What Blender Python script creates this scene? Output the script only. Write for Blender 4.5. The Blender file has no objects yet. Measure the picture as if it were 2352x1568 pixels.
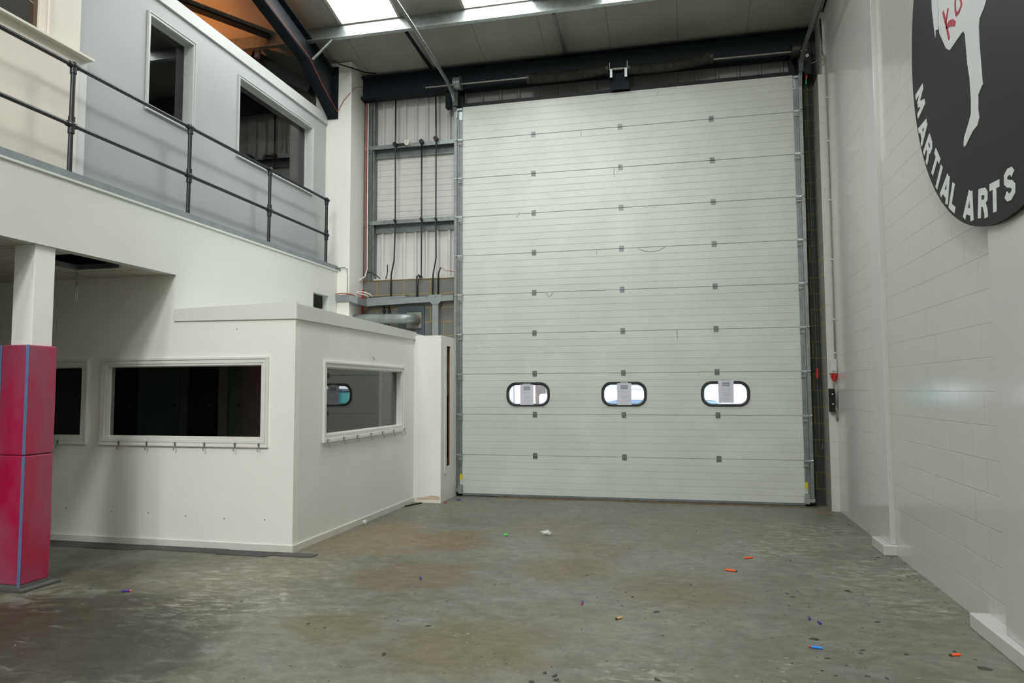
import bpy, bmesh, math, random
from mathutils import Vector, Matrix
PI = math.pi
random.seed(7)
S = bpy.context.scene
COL = S.collection
# ------------------------------------------------------------------ helpers
def lin(h):
    h = h.lstrip('#'); c = [int(h[i:i+2], 16)/255 for i in (0, 2, 4)]
    return tuple((x/12.92 if x <= .04045 else ((x+.055)/1.055)**2.4) for x in c) + (1,)
#LW-BEGIN
# brightness of each roof light: (column, row); strengths fitted to wall brightness, last row added unseen
LW = {(0,0):13, (1,0):29, (2,0):7, (1,2):6, (2,2):5, (1,3):8, (2,3):7, (2,4):7, (2,5):6, (0,6):30, (1,6):52, (2,6):18}
BACK_LIGHT = 0; WARM = 700.0; WORLD = 1.25; SUNE = 11.0
#LW-END
ORIGIN = {}
def tag(o, label=None, cat=None, group=None, kind=None):
    if label: o['label'] = label
    if cat: o['category'] = cat
    if group: o['group'] = group
    if kind: o['kind'] = kind
    return o
def thing(name, loc, label=None, cat=None, group=None, kind=None):
    o = bpy.data.objects.new(name, None); o.empty_display_size = .1
    COL.objects.link(o); o.location = loc; ORIGIN[o.name] = Vector(loc)
    return tag(o, label, cat, group, kind)
class MB:
    def __init__(s): s.v = []; s.f = []
    def add(s, vs, fs):
        b = len(s.v); s.v += [tuple(v) for v in vs]; s.f += [tuple(b+i for i in f) for f in fs]; return s
    def box(s, x0, x1, y0, y1, z0, z1):
        return s.add([(x0,y0,z0),(x1,y0,z0),(x1,y1,z0),(x0,y1,z0),(x0,y0,z1),(x1,y0,z1),(x1,y1,z1),(x0,y1,z1)],
                     [(0,3,2,1),(4,5,6,7),(0,1,5,4),(1,2,6,5),(2,3,7,6),(3,0,4,7)])
    def prism(s, poly, axis, a, b):
        """poly: list of 2D points in the two other axes (order x,y,z without axis)"""
        n = len(poly)
        def P(p, t):
            if axis == 'x': return (t, p[0], p[1])
            if axis == 'y': return (p[0], t, p[1])
            return (p[0], p[1], t)
        vs = [P(p, a) for p in poly] + [P(p, b) for p in poly]
        fs = [tuple(range(n))[::-1], tuple(range(n, 2*n))] + [(i, (i+1) % n, n+(i+1) % n, n+i) for i in range(n)]
        return s.add(vs, fs)
    def tube(s, pts, r, n=8, caps=True):
        pts = [Vector(p) for p in pts]; m = len(pts); rs = r if isinstance(r, (list, tuple)) else [r]*m
        rings = []; up = None
        for i, p in enumerate(pts):
            t = (pts[min(i+1, m-1)] - pts[max(i-1, 0)]).normalized()
            if up is None:
                up = Vector((0,0,1)) if abs(t.z) < .9 else Vector((1,0,0))
            a = up - t*up.dot(t)
            if a.length < 1e-4: a = Vector((0,1,0)) - t*t.y
            a.normalize(); up = a; b = t.cross(a)
            rings.append([p + (a*math.cos(2*PI*k/n) + b*math.sin(2*PI*k/n))*rs[i] for k in range(n)])
        vs = [v for R in rings for v in R]
        fs = [(i*n+k, i*n+(k+1) % n, (i+1)*n+(k+1) % n, (i+1)*n+k) for i in range(m-1) for k in range(n)]
        if caps: fs += [tuple(range(n))[::-1], tuple((m-1)*n+k for k in range(n))]
        return s.add(vs, fs)
    def cyl(s, p0, p1, r, n=16): return s.tube([p0, p1], r, n)
    def sweep(s, path, prof):
        """path in (x,y,z); profile (u along x, w along in-plane normal) for paths lying in a plane x=const"""
        m = len(path); n = len(prof); vs = []
        for i, p in enumerate(path):
            a = Vector(path[max(i-1, 0)]); b = Vector(path[min(i+1, m-1)]); t = (b-a).normalized()
            nn = Vector((0, -t.z, t.y))
            for u, w in prof: vs.append(Vector(p) + Vector((u, 0, 0)) + nn*w)
        fs = [(i*n+k, i*n+(k+1) % n, (i+1)*n+(k+1) % n, (i+1)*n+k) for i in range(m-1) for k in range(n)]
        fs += [tuple(range(n))[::-1], tuple((m-1)*n+k for k in range(n))]
        return s.add(vs, fs)
    def ball(s, c, r, n=12):
        vs = []; fs = []; m = n//2
        for i in range(m+1):
            th = PI*i/m
            for k in range(n):
                ph = 2*PI*k/n; vs.append((c[0]+r*math.sin(th)*math.cos(ph), c[1]+r*math.sin(th)*math.sin(ph), c[2]+r*math.cos(th)))
        for i in range(m):
            for k in range(n): fs.append((i*n+k, (i+1)*n+k, (i+1)*n+(k+1) % n, i*n+(k+1) % n))
        return s.add(vs, fs)
    def wall(s, axis, a0, a1, u0, u1, v0, v1, holes=()):
        """slab between a0..a1 on axis ('x','y','z'), spanning u,v in the other two axes, with rectangular holes (u0,u1,v0,v1)"""
        U = sorted({u0, u1, *[h[0] for h in holes], *[h[1] for h in holes]}); U = [u for u in U if u0 <= u <= u1]
        V = sorted({v0, v1, *[h[2] for h in holes], *[h[3] for h in holes]}); V = [v for v in V if v0 <= v <= v1]
        def P(a, u, v):
            return (a,u,v) if axis == 'x' else (u,a,v) if axis == 'y' else (u,v,a)
        def full(i, j):
            if i < 0 or j < 0 or i >= len(U)-1 or j >= len(V)-1: return False
            cu = (U[i]+U[i+1])/2; cv = (V[j]+V[j+1])/2
            return not any(h[0] < cu < h[1] and h[2] < cv < h[3] for h in holes)
        for i in range(len(U)-1):
            for j in range(len(V)-1):
                if not full(i, j): continue
                a, b, c, d = U[i], U[i+1], V[j], V[j+1]
                for t in (a0, a1): s.add([P(t,a,c),P(t,b,c),P(t,b,d),P(t,a,d)], [(0,1,2,3)])
                if not full(i-1, j): s.add([P(a0,a,c),P(a1,a,c),P(a1,a,d),P(a0,a,d)], [(0,1,2,3)])
                if not full(i+1, j): s.add([P(a0,b,c),P(a1,b,c),P(a1,b,d),P(a0,b,d)], [(0,1,2,3)])
                if not full(i, j-1): s.add([P(a0,a,c),P(a1,a,c),P(a1,b,c),P(a0,b,c)], [(0,1,2,3)])
                if not full(i, j+1): s.add([P(a0,a,d),P(a1,a,d),P(a1,b,d),P(a0,b,d)], [(0,1,2,3)])
        return s
    def build(s, name, mat, parent=None, smooth=False, bevel=0, local=False, kind=None, **kw):
        me = bpy.data.meshes.new(name)
        if parent is not None: org = ORIGIN[parent.name]
        elif local: org = Vector((0,0,0))
        else:
            xs, ys, zs = zip(*s.v); org = Vector(((min(xs)+max(xs))/2, (min(ys)+max(ys))/2, min(zs)))
        if local: org = Vector((0,0,0))
        me.from_pydata([tuple(Vector(v)-org) for v in s.v], [], s.f)
        bm = bmesh.new(); bm.from_mesh(me); bmesh.ops.remove_doubles(bm, verts=bm.verts, dist=1e-5)
        bmesh.ops.recalc_face_normals(bm, faces=bm.faces); bm.to_mesh(me); bm.free()
        me.materials.append(mat)
        if smooth:
            for p in me.polygons: p.use_smooth = True
            if smooth == 'auto':
                try: me.set_sharp_from_angle(angle=math.radians(35))
                except Exception: pass
        o = bpy.data.objects.new(name, me); COL.objects.link(o)
        if parent is not None:
            o.parent = parent; ORIGIN[o.name] = org if not local else Vector((0,0,0))
        else:
            o.location = org; ORIGIN[o.name] = org
        if bevel:
            m = o.modifiers.new('bevel', 'BEVEL'); m.width = bevel; m.segments = 2; m.limit_method = 'ANGLE'
        return tag(o, kw.get('label'), kw.get('cat'), kw.get('group'), kind)
def copy_tree(o, parent=None):
    c = o.copy(); COL.objects.link(c)
    if parent is not None: c.parent = parent
    for ch in list(o.children): copy_tree(ch, c)
    return c
def rrect(cx, cy, w, h, r, n=6):
    P = []
    for (sx, sy, a0) in ((1,1,0), (-1,1,90), (-1,-1,180), (1,-1,270)):
        for k in range(n+1):
            a = math.radians(a0 + 90*k/n); P.append((cx+sx*(w/2-r)+r*math.cos(a), cy+sy*(h/2-r)+r*math.sin(a)))
    return P
def ring(mb, outer, inner, y0, y1):
    """ring between two equal-length loops (x,z) extruded in y"""
    n = len(outer); vs = [(p[0], y0, p[1]) for p in outer]+[(p[0], y0, p[1]) for p in inner]+[(p[0], y1, p[1]) for p in outer]+[(p[0], y1, p[1]) for p in inner]
    fs = []
    for k in range(n):
        j = (k+1) % n
        fs += [(k, j, n+j, n+k), (2*n+k, 3*n+k, 3*n+j, 2*n+j), (k, 2*n+k, 2*n+j, j), (n+k, n+j, 3*n+j, 3*n+k)]
    mb.add(vs, fs)
def frame_loop(mb, axis, lo, hi, outer, inner):
    """rectangular frame between outer and inner (u0,u1,v0,v1), thickness lo..hi on axis"""
    def P(a, u, v): return (a,u,v) if axis == 'x' else (u,a,v)
    def L(r, a): return [P(a,r[0],r[2]),P(a,r[1],r[2]),P(a,r[1],r[3]),P(a,r[0],r[3])]
    vs = L(outer,lo)+L(inner,lo)+L(outer,hi)+L(inner,hi); fs = []
    for k in range(4):
        j = (k+1) % 4; fs += [(k,j,4+j,4+k),(8+k,12+k,12+j,8+j),(k,8+k,8+j,j),(4+k,4+j,12+j,12+k)]
    mb.add(vs, fs)
def parts(shapes, name, mat, parent, **kw):
    return [q.build(name, mat, parent, **kw) for q in shapes]
# ------------------------------------------------------------------ materials
class NT:
    def __init__(s, name):
        s.m = bpy.data.materials.new(name); s.m.use_nodes = True; s.t = s.m.node_tree
        s.n = s.t.nodes; s.p = s.n['Principled BSDF']; s.out = s.n['Material Output']
    def new(s, typ, **kw):
        n = s.n.new(typ)
        for k, v in kw.items():
            if k.startswith('_'): n.inputs[k[1:].replace('_', ' ')].default_value = v
            else: setattr(n, k, v)
        return n
    def link(s, a, b): s.t.links.new(a, b)
    def pos(s):
        if not hasattr(s, '_pos'): s._pos = s.new('ShaderNodeNewGeometry').outputs['Position']
        return s._pos
    def mapping(s, scale=(1,1,1), loc=(0,0,0), rot=(0,0,0), src=None):
        m = s.new('ShaderNodeMapping'); m.inputs['Scale'].default_value = scale; m.inputs['Location'].default_value = loc; m.inputs['Rotation'].default_value = rot
        s.link(src or s.pos(), m.inputs['Vector']); return m.outputs[0]
    def noise(s, scale, detail=4, rough=.55, vec=None, dist=0):
        n = s.new('ShaderNodeTexNoise'); n.inputs['Scale'].default_value = scale; n.inputs['Detail'].default_value = detail
        n.inputs['Roughness'].default_value = rough; n.inputs['Distortion'].default_value = dist
        s.link(vec or s.pos(), n.inputs['Vector']); return n.outputs[0]
    def ramp(s, fac, a, b, ca=(0,0,0,1), cb=(1,1,1,1)):
        r = s.new('ShaderNodeValToRGB'); e = r.color_ramp.elements; e[0].position = a; e[1].position = b; e[0].color = ca; e[1].color = cb
        s.link(fac, r.inputs[0]); return r.outputs[0]
    def mix(s, fac, a, b, blend='MIX'):
        m = s.new('ShaderNodeMix'); m.data_type = 'RGBA'; m.blend_type = blend
        for i, x in ((0, fac), (6, a), (7, b)):
            if hasattr(x, 'is_output'): s.link(x, m.inputs[i])
            else: m.inputs[i].default_value = x
        return m.outputs[2]
    def math(s, op, a, b=0.0):
        m = s.new('ShaderNodeMath'); m.operation = op
        for i, x in ((0, a), (1, b)):
            if hasattr(x, 'is_output'): s.link(x, m.inputs[i])
            else: m.inputs[i].default_value = x
        return m.outputs[0]
    def bump(s, h, strength=.3, dist=.01):
        b = s.new('ShaderNodeBump'); b.inputs['Strength'].default_value = strength; b.inputs['Distance'].default_value = dist
        s.link(h, b.inputs['Height']); s.link(b.outputs[0], s.p.inputs['Normal']); return b
    def col(s, c):
        if hasattr(c, 'is_output'): s.link(c, s.p.inputs['Base Color'])
        else: s.p.inputs['Base Color'].default_value = c
    def set(s, **kw):
        for k, v in kw.items(): s.p.inputs[k.replace('_', ' ')].default_value = v
def simple(name, hexc, rough=.5, metal=0, var=.12, scale=6, spec=.5, bump=0):
    t = NT(name); c = lin(hexc); d = tuple(x*(1-var) for x in c[:3])+(1,); l = tuple(min(1, x*(1+var*.5)) for x in c[:3])+(1,)
    n = t.noise(scale, 5); t.col(t.ramp(n, .35, .65, d, l)); t.set(Roughness=rough, Metallic=metal)
    t.p.inputs['Specular IOR Level'].default_value = spec
    if bump: t.bump(t.noise(scale*12, 3), bump, .002)
    return t.m
def paint(name, hexc, rough=.35, dirt=.1, scale=1.3, spec=.5):
    t = NT(name); c = lin(hexc)
    n1 = t.noise(scale, 4); n2 = t.noise(scale*9, 5, .6)
    base = t.mix(t.ramp(n1, .35, .7), tuple(x*(1-dirt) for x in c[:3])+(1,), c)
    sc = t.ramp(n2, .70, .78)
    t.col(t.mix(t.math('MULTIPLY', sc, .25), base, tuple(x*.72 for x in c[:3])+(1,)))
    t.set(Roughness=rough); t.p.inputs['Specular IOR Level'].default_value = spec
    t.bump(t.noise(scale*45, 3), .06, .002)
    return t.m
def block_mat(name, axis, face, mortar, painted, rough, zoff=0.0, uoff=0.0):
    t = NT(name)
    sep = t.new('ShaderNodeSeparateXYZ'); t.link(t.pos(), sep.inputs[0]); cmb = t.new('ShaderNodeCombineXYZ')
    t.link(sep.outputs['Y' if axis == 'x' else 'X'], cmb.inputs[0]); t.link(sep.outputs['Z'], cmb.inputs[1])
    mp = t.mapping(loc=(uoff, zoff, 0), src=cmb.outputs[0])
    b = t.new('ShaderNodeTexBrick'); b.offset = .5; b.squash = 1
    t.link(mp, b.inputs['Vector']); b.inputs['Scale'].default_value = 1
    b.inputs['Brick Width'].default_value = .45; b.inputs['Row Height'].default_value = .225
    b.inputs['Mortar Size'].default_value = .0035 if painted else .007; b.inputs['Mortar Smooth'].default_value = .6 if painted else .15
    b.inputs['Bias'].default_value = 0
    fac = b.outputs['Fac']
    f = lin(face); n = t.noise(3, 5); fine = t.noise(60, 4, .7)
    base = t.mix(t.ramp(n, .3, .7), tuple(x*(.97 if painted else .88) for x in f[:3])+(1,), f)
    if not painted: base = t.mix(t.ramp(fine, .35, .75), base, tuple(x*1.25 for x in f[:3])+(1,))
    if painted:
        # mortar joints read through the paint mostly as relief, with dust caught here and there along them
        dust = t.math('MULTIPLY', fac, t.ramp(t.noise(1.1, 3), .35, .65))
        t.col(t.mix(t.math('MULTIPLY', dust, .35), base, lin(mortar)))
    else: t.col(t.mix(fac, base, lin(mortar)))
    h = t.math('ADD', t.math('MULTIPLY', fac, -1.0), t.math('MULTIPLY', fine, .12 if painted else .5))
    t.bump(h, .55 if painted else .6, .004)
    t.set(Roughness=rough)
    return t.m
M = {}
M['white'] = paint('white_wall_paint', '#ebebe7', .45, .06)
M['white_front'] = paint('white_partition_paint', '#f0efe9', .42, .04)
M['column_white'] = paint('column_paint', '#e6e5de', .5, .04)
M['upper_wall'] = paint('pale_grey_wall_paint', '#abafb0', .5, .05)
M['cool_white'] = paint('cool_white_paint', '#d6d9da', .5, .05)
M['cream'] = paint('cream_warm_light_paint', '#e4ddd2', .5, .05)  # cream tone also puts warm light into the near upper wall's colour
M['upper_trim'] = paint('pale_upper_trim', '#c3c6c5', .35, .05)
M['fascia'] = paint('fascia_paint', '#d6d8d3', .42, .05)
M['trim'] = paint('gloss_trim_paint', '#e2e1dc', .28, .04, 4)
M['skirt'] = paint('skirting_paint', '#d9d7d0', .35, .08, 4)
M['block_white'] = block_mat('painted_blockwork', 'x', '#bcbdb7', '#85867f', True, .16)
M['block_white_f'] = block_mat('painted_blockwork_front', 'y', '#bfc0ba', '#85867f', True, .35)
M['pil'] = paint('pilaster_paint', '#bbbcb8', .12, .03)
M['block_grey'] = block_mat('bare_blockwork', 'y', '#6b6c68', '#9a8450', False, .9, zoff=.025)
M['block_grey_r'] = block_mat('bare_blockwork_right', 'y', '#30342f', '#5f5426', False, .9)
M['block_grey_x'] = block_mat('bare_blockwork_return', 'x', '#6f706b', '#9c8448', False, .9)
M['steel'] = simple('galvanised_steel', '#8f9694', .38, .85, .18, 14)
M['steel_dull'] = simple('dull_galvanised_steel', '#7b8180', .5, .6, .18, 10)
M['zinc'] = simple('bright_zinc', '#a9b0af', .37, .9, .15, 20)
M['track'] = simple('track_steel', '#868a88', .42, .7, .15, 12)
M['navy'] = simple('navy_painted_steel', '#10181f', .6, .0, .2, 5, spec=.2)
M['navy_web'] = simple('blue_grey_painted_steel', '#252c31', .42, .15, .15, 5)
M['black'] = simple('black_plastic', '#0e0f0f', .5, 0, .2, 10, spec=.25)
M['blackrub'] = simple('black_rubber', '#1d1d1e', .6, 0, .2, 10)
M['conduit'] = simple('black_conduit', '#191b1c', .35, 0, .2, 10)
M['rail'] = simple('black_railing_paint', '#23262b', .38, .1, .25, 25, bump=.1)
M['spring'] = simple('oiled_spring_steel', '#3a3630', .5, .6, .3, 12)
M['shaft'] = simple('steel_shaft', '#8a8a80', .35, .8, .15, 12)
M['hinge'] = simple('hinge_steel', '#6e7573', .42, .75, .2, 30)
M['duct'] = simple('grey_duct_metal', '#8b9290', .42, .55, .2, 7)
M['trunk'] = simple('grey_trunking_paint', '#868c8b', .45, .2, .12, 6)
M['grey_panel'] = simple('blue_grey_panel', '#4a545a', .6, .1, .15, 5)
M['edge_grey'] = simple('grey_edge_steel', '#868f92', .45, .1, .12, 8)
M['plate'] = simple('flange_plate_grey', '#7f827e', .55, .1, .1, 8)
M['paper'] = simple('white_paper', '#cfcfdb', .7, 0, .04, 20)
M['crumpled'] = simple('crumpled_tissue', '#e6e5e6', .8, 0, .05, 30)
M['ink'] = simple('grey_ink', '#8d8f98', .8, 0, .05, 20)
M['tape'] = simple('clear_tape', '#b9bab8', .3, 0, .03, 20)
M['red'] = simple('red_plastic', '#b01a22', .4, 0, .1, 10)
M['redcable'] = simple('red_cable', '#a3483f', .45, 0, .1, 10)
M['green'] = simple('green_plastic', '#1f9a4a', .45, 0, .1, 10)
M['whitecable'] = simple('white_cable', '#d8d5cc', .5, 0, .08, 10)
M['greycable'] = simple('grey_cable', '#8b8a84', .5, 0, .08, 10)
M['yellow'] = simple('yellow_label', '#c9bf20', .5, 0, .1, 10)
M['beigeplastic'] = simple('white_plastic_fitting', '#d9d4c6', .4, 0, .05, 10)
M['boxgrey'] = simple('pale_grey_plastic', '#b9bbb7', .4, 0, .06, 10)
M['wood'] = simple('raw_timber', '#8a5a33', .7, 0, .25, 12)
M['palewood'] = simple('pale_plaster_lining', '#c9b8a4', .7, 0, .1, 6)
M['oldwood'] = simple('weathered_batten', '#6a5a44', .8, 0, .3, 14)
M['mat'] = simple('grey_rubber_strip', '#4f4f4d', .85, 0, .2, 30, bump=.3)
M['dirt'] = simple('dark_dirt', '#42433c', .95, 0, .3, 60)
M['strip_blue'] = simple('blue_edge_tape', '#5f7297', .55, 0, .12, 9)
M['orange'] = simple('orange_foam', '#ff5a1e', .6, 0, .06, 20)
M['bluef'] = simple('blue_foam', '#1d7fd6', .6, 0, .06, 20)
M['purple'] = simple('violet_foam', '#3a2f8c', .6, 0, .08, 20)
M['tan'] = simple('tan_foam', '#d9a056', .6, 0, .06, 20)
M['lime'] = simple('lime_green_plastic', '#4fd45c', .5, 0, .06, 20)
M['door_green'] = simple('dark_green_door', '#8fa497', .5, 0, .1, 4)
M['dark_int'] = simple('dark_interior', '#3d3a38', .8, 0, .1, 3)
M['pale_int'] = simple('pale_inner_wall', '#a9aaa6', .8, 0, .1, 3)
M['grey_int'] = simple('grey_interior', '#5b5c5a', .8, 0, .1, 3)
M['ceil_tile'] = None
# column pink padding
t = NT('worn_crimson_vinyl')
n1 = t.noise(2.2, 4, .6, t.mapping((1,1,.55))); n2 = t.noise(7, 5, .65)
c = t.mix(t.ramp(n1, .38, .66), lin('#a50c3e'), lin('#94485f'))
c = t.mix(t.math('MULTIPLY', t.ramp(n2, .55, .72), .25), c, lin('#7d4055'))
t.col(c); t.set(Roughness=.45); t.bump(t.noise(110, 2), .15, .002); M['pink'] = t.m
# sectional door skin
t = NT('white_ribbed_door_panel')
n1 = t.noise(1.5, 4); n2 = t.noise(25, 4, .6)
c = t.mix(t.ramp(n1, .35, .7), lin('#c2c5bf'), lin('#ccd0ca'))
scr = t.noise(5, 6, .75, t.mapping((1,1,.2)))
c = t.mix(t.math('MULTIPLY', t.ramp(scr, .70, .76), .14), c, lin('#9d9f9b'))
t.col(c); t.set(Roughness=.33); t.p.inputs['Specular IOR Level'].default_value = .4; t.bump(n2, .05, .001); M['door'] = t.m
# corrugated / ribbed liner
def liner(name, hexc, rough=.5):
    t = NT(name); n1 = t.noise(2, 4); c = lin(hexc)
    base = t.mix(t.ramp(n1, .3, .7), tuple(x*.88 for x in c[:3])+(1,), c)
    d = t.ramp(t.noise(12, 5, .7, t.mapping((1,1,.3))), .68, .75)
    t.col(t.mix(t.math('MULTIPLY', d, .3), base, lin('#6f6e6a'))); t.set(Roughness=rough); return t.m
M['clad'] = liner('white_wall_cladding', '#cccbc7')
M['clad_dull'] = liner('dull_grey_cladding', '#7d7e7b')
M['roofliner'] = None
t = NT('roof_liner_sheet')
sep = t.new('ShaderNodeSeparateXYZ'); t.link(t.pos(), sep.inputs[0])
fr = t.math('FRACT', t.math('DIVIDE', t.math('ADD', sep.outputs[0], .256+9.75), .975))
seam = t.math('LESS_THAN', fr, .011)
ribs = t.math('SINE', t.math('MULTIPLY', sep.outputs[0], 2*PI/.05))
n1 = t.noise(1.6, 4)
c = t.mix(t.ramp(n1, .3, .7), lin('#908f88'), lin('#9c9a92'))
c = t.mix(t.math('MULTIPLY', seam, .65), c, lin('#55544f'))
t.col(c); t.set(Roughness=.45)
h = t.math('ADD', t.math('MULTIPLY', ribs, .25), t.math('MULTIPLY', seam, -2.0)); t.bump(h, .25, .002); M['roofliner'] = t.m
# suspended ceiling
t = NT('ceiling_tile')
sep = t.new('ShaderNodeSeparateXYZ'); t.link(t.pos(), sep.inputs[0])
g = []
for k, off in ((0, 20.573), (1, 20.05)):
    f_ = t.math('FRACT', t.math('DIVIDE', t.math('ADD', sep.outputs[k], off), .6)); g.append(t.math('LESS_THAN', f_, .02))
grid = t.math('MAXIMUM', g[0], g[1])
t.col(t.mix(grid, lin('#c3beb4'), lin('#5e5d58'))); t.set(Roughness=.8); t.bump(t.noise(80, 3), .2, .003); M['ceil_tile'] = t.m
# concrete floor
t = NT('stained_concrete')
P = t.pos(); n_big = t.noise(.7, 5, .6, dist=.6); n_mid = t.noise(2.6, 6, .65, t.mapping((1,1.4,1)), .8); n_fine = t.noise(30, 5, .7)
c = t.mix(t.ramp(n_big, .35, .68), lin('#7c7c70'), lin('#949388'))
c = t.mix(t.math('MULTIPLY', t.ramp(n_mid, .45, .72), .5), c, lin('#a2a5a3'))
c = t.mix(t.math('MULTIPLY', t.ramp(t.noise(1.3, 5, .6, t.mapping((1,1,1), (7,3,0)), .5), .52, .72), .55), c, lin('#6d6757'))
def blob(x, y, r, hard=.6):
    v = t.new('ShaderNodeVectorMath'); v.operation = 'SUBTRACT'; t.link(t.pos(), v.inputs[0]); v.inputs[1].default_value = (x, y, 0)
    l = t.new('ShaderNodeVectorMath'); l.operation = 'LENGTH'; t.link(v.outputs[0], l.inputs[0])
    d = t.math('ADD', t.math('DIVIDE', l.outputs['Value'], r), t.math('MULTIPLY', t.math('SUBTRACT', n_mid, .5), 1.6))
    return t.ramp(d, hard, 1.15, (1,1,1,1), (0,0,0,1))
for (x, y, r, hexc, a) in ((1.12,-3.15,.65,'#8f7048',.6),(1.34,-4.6,.6,'#866a48',.55),(.3,-3.4,.8,'#a08a6a',.6),(.3,-2.6,.5,'#9a8260',.55),(2.6,-4.1,.5,'#867048',.5),(2.7,-3.2,.5,'#8a7048',.45),(3.6,-4.6,.6,'#857450',.45),(2.1,-2.2,.7,'#8a8065',.5),
                            (-.9,-6.6,.85,'#4d2c20',.9),(2.3,-6.15,.6,'#7a6d3a',.6),(1.3,-6.0,.4,'#7a6d3a',.55),(-.5,-6.3,1.1,'#454233',.8),(.1,-6.9,.9,'#4b4a40',.8),(-1.4,-5.2,.6,'#55503f',.6),(4.0,-2.0,1.4,'#8b8672',.35),(-.2,-4.8,1.0,'#a29a86',.5)):  # dark left-foreground blobs deepen the stains to paint in dimmer light there
    c = t.mix(t.math('MULTIPLY', blob(x, y, r), a), c, lin(hexc))
# pale scuffed paint areas
streak = t.ramp(t.noise(5.5, 8, .72, t.mapping((1.0,2.6,1), rot=(0,0,.35)), .7), .50, .60)
pm = None
for (x, y, r) in ((5.0,-1.95,.95),(4.5,-2.9,.7),(5.3,-3.7,.9),(5.2,-4.6,.5),(-.1,-4.85,.9),(.3,-5.6,.8),(3.4,-6.4,.35)):
    b = blob(x, y, r, .3); pm = b if pm is None else t.math('MAXIMUM', pm, b)
c = t.mix(t.math('MULTIPLY', t.math('MULTIPLY', streak, pm), .7), c, lin('#d0d1c8'))
# paint flecks
fl = t.ramp(t.noise(17, 3, .5, t.mapping((1,1.9,1), rot=(0,0,.4)), .4), .70, .725)
flm = t.ramp(t.noise(.9, 3, .5, t.mapping((1,1,1), (3,9,0))), .40, .62)
c = t.mix(t.math('MULTIPLY', t.math('MULTIPLY', fl, flm), .95), c, lin('#e4e3d8'))
fl2 = t.ramp(t.noise(38, 2, .5, t.mapping((1,1.6,1), (2,5,0))), .73, .76)
c = t.mix(t.math('MULTIPLY', fl2, .8), c, lin('#dddcd0'))
# grey scrapes
sc = t.ramp(t.noise(3.0, 6, .7, t.mapping((1.0,3.2,1), rot=(0,0,-.25)), .5), .60, .68)
c = t.mix(t.math('MULTIPLY', sc, .4), c, lin('#b0b5b4'))
# dark specks
v = t.new('ShaderNodeTexVoronoi'); v.inputs['Scale'].default_value = 7; t.link(t.mapping((1,1.5,1)), v.inputs['Vector'])
dk = t.math('MULTIPLY', t.ramp(v.outputs['Distance'], .035, .06, (1,1,1,1), (0,0,0,1)), t.ramp(t.noise(1.2, 3), .45, .6))
c = t.mix(t.math('MULTIPLY', dk, .75), c, lin('#3e3f3a'))
c = t.mix(t.ramp(n_fine, .3, .75), c, t.mix(.25, c, lin('#5c5d58')))
mot = t.noise(8, 8, .75, t.mapping((1,1.3,1)), .4)
c = t.mix(.8, c, t.mix(t.ramp(mot, .36, .66), (.62,.61,.58,1), (1.18,1.18,1.16,1)), 'MULTIPLY')
c = t.mix(1.0, c, (.60,.60,.565,1), 'MULTIPLY')
t.col(c); rr = t.ramp(n_mid, .3, .8, (.42,.42,.42,1), (.68,.68,.68,1)); t.link(rr, t.p.inputs['Roughness'])
t.bump(t.math('ADD', n_fine, t.math('MULTIPLY', n_mid, .6)), .25, .004); M['floor'] = t.m
# glass panes (thin sheet)
def glass(name, tint, refl=.10, rough=.0, gain=1.35):
    m = bpy.data.materials.new(name); m.use_nodes = True; nt = m.node_tree; nt.nodes.clear()
    out = nt.nodes.new('ShaderNodeOutputMaterial'); mx = nt.nodes.new('ShaderNodeMixShader'); tr = nt.nodes.new('ShaderNodeBsdfTransparent'); gl = nt.nodes.new('ShaderNodeBsdfGlossy')
    tr.inputs[0].default_value = tint; gl.inputs[0].default_value = (1,1,1,1); gl.inputs['Roughness'].default_value = rough
    fr = nt.nodes.new('ShaderNodeFresnel'); fr.inputs[0].default_value = 1.52
    mm = nt.nodes.new('ShaderNodeMath'); mm.operation = 'MULTIPLY_ADD'; mm.inputs[1].default_value = gain; mm.inputs[2].default_value = 0; mm.use_clamp = True
    nt.links.new(fr.outputs[0], mm.inputs[0]); nt.links.new(mm.outputs[0], mx.inputs[0]); nt.links.new(tr.outputs[0], mx.inputs[1]); nt.links.new(gl.outputs[0], mx.inputs[2]); nt.links.new(mx.outputs[0], out.inputs[0])
    return m
M['glass'] = glass('window_glass', (.80,.84,.82,1), .12)
M['glass_front'] = glass('old_window_glass', (.74,.78,.76,1), gain=.7)
M['vision'] = glass('vision_panel_acrylic', (.93,.95,.96,1), .05)
# roof light sheet: daylight glowing through dusty translucent sheeting
def rooflight_mat(strength):
    t = NT('translucent_rooflight')
    d = t.ramp(t.noise(9, 5, .65), .60, .78, (1,1,1,1), (.80,.77,.72,1)); rib = t.noise(2, 2, .5, t.mapping((10,.3,1)))
    col = t.mix(t.ramp(rib, .35, .65), (.955,1,.99,1), (1,1,.985,1)); col = t.mix(1.0, col, d, 'MULTIPLY')
    t.link(col, t.p.inputs['Emission Color']); t.set(Roughness=.5); t.p.inputs['Emission Strength'].default_value = strength; t.col((.6,.6,.6,1)); return t.m
M['rl_frame'] = simple('rooflight_surround', '#c4c2ba', .5, 0, .15, 8)

# ------------------------------------------------------------------ key dimensions (metres)
XR = 5.60           # right wall
XM = -1.573         # mezzanine fascia
XU = -1.795         # upper office wall
YO = -4.05          # lower office front
XO = -.16           # lower office side
YR = -13.0          # ridge
def roofz(y): return 6.72 - .235*(y if y > YR else 2*YR-y)
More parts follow.
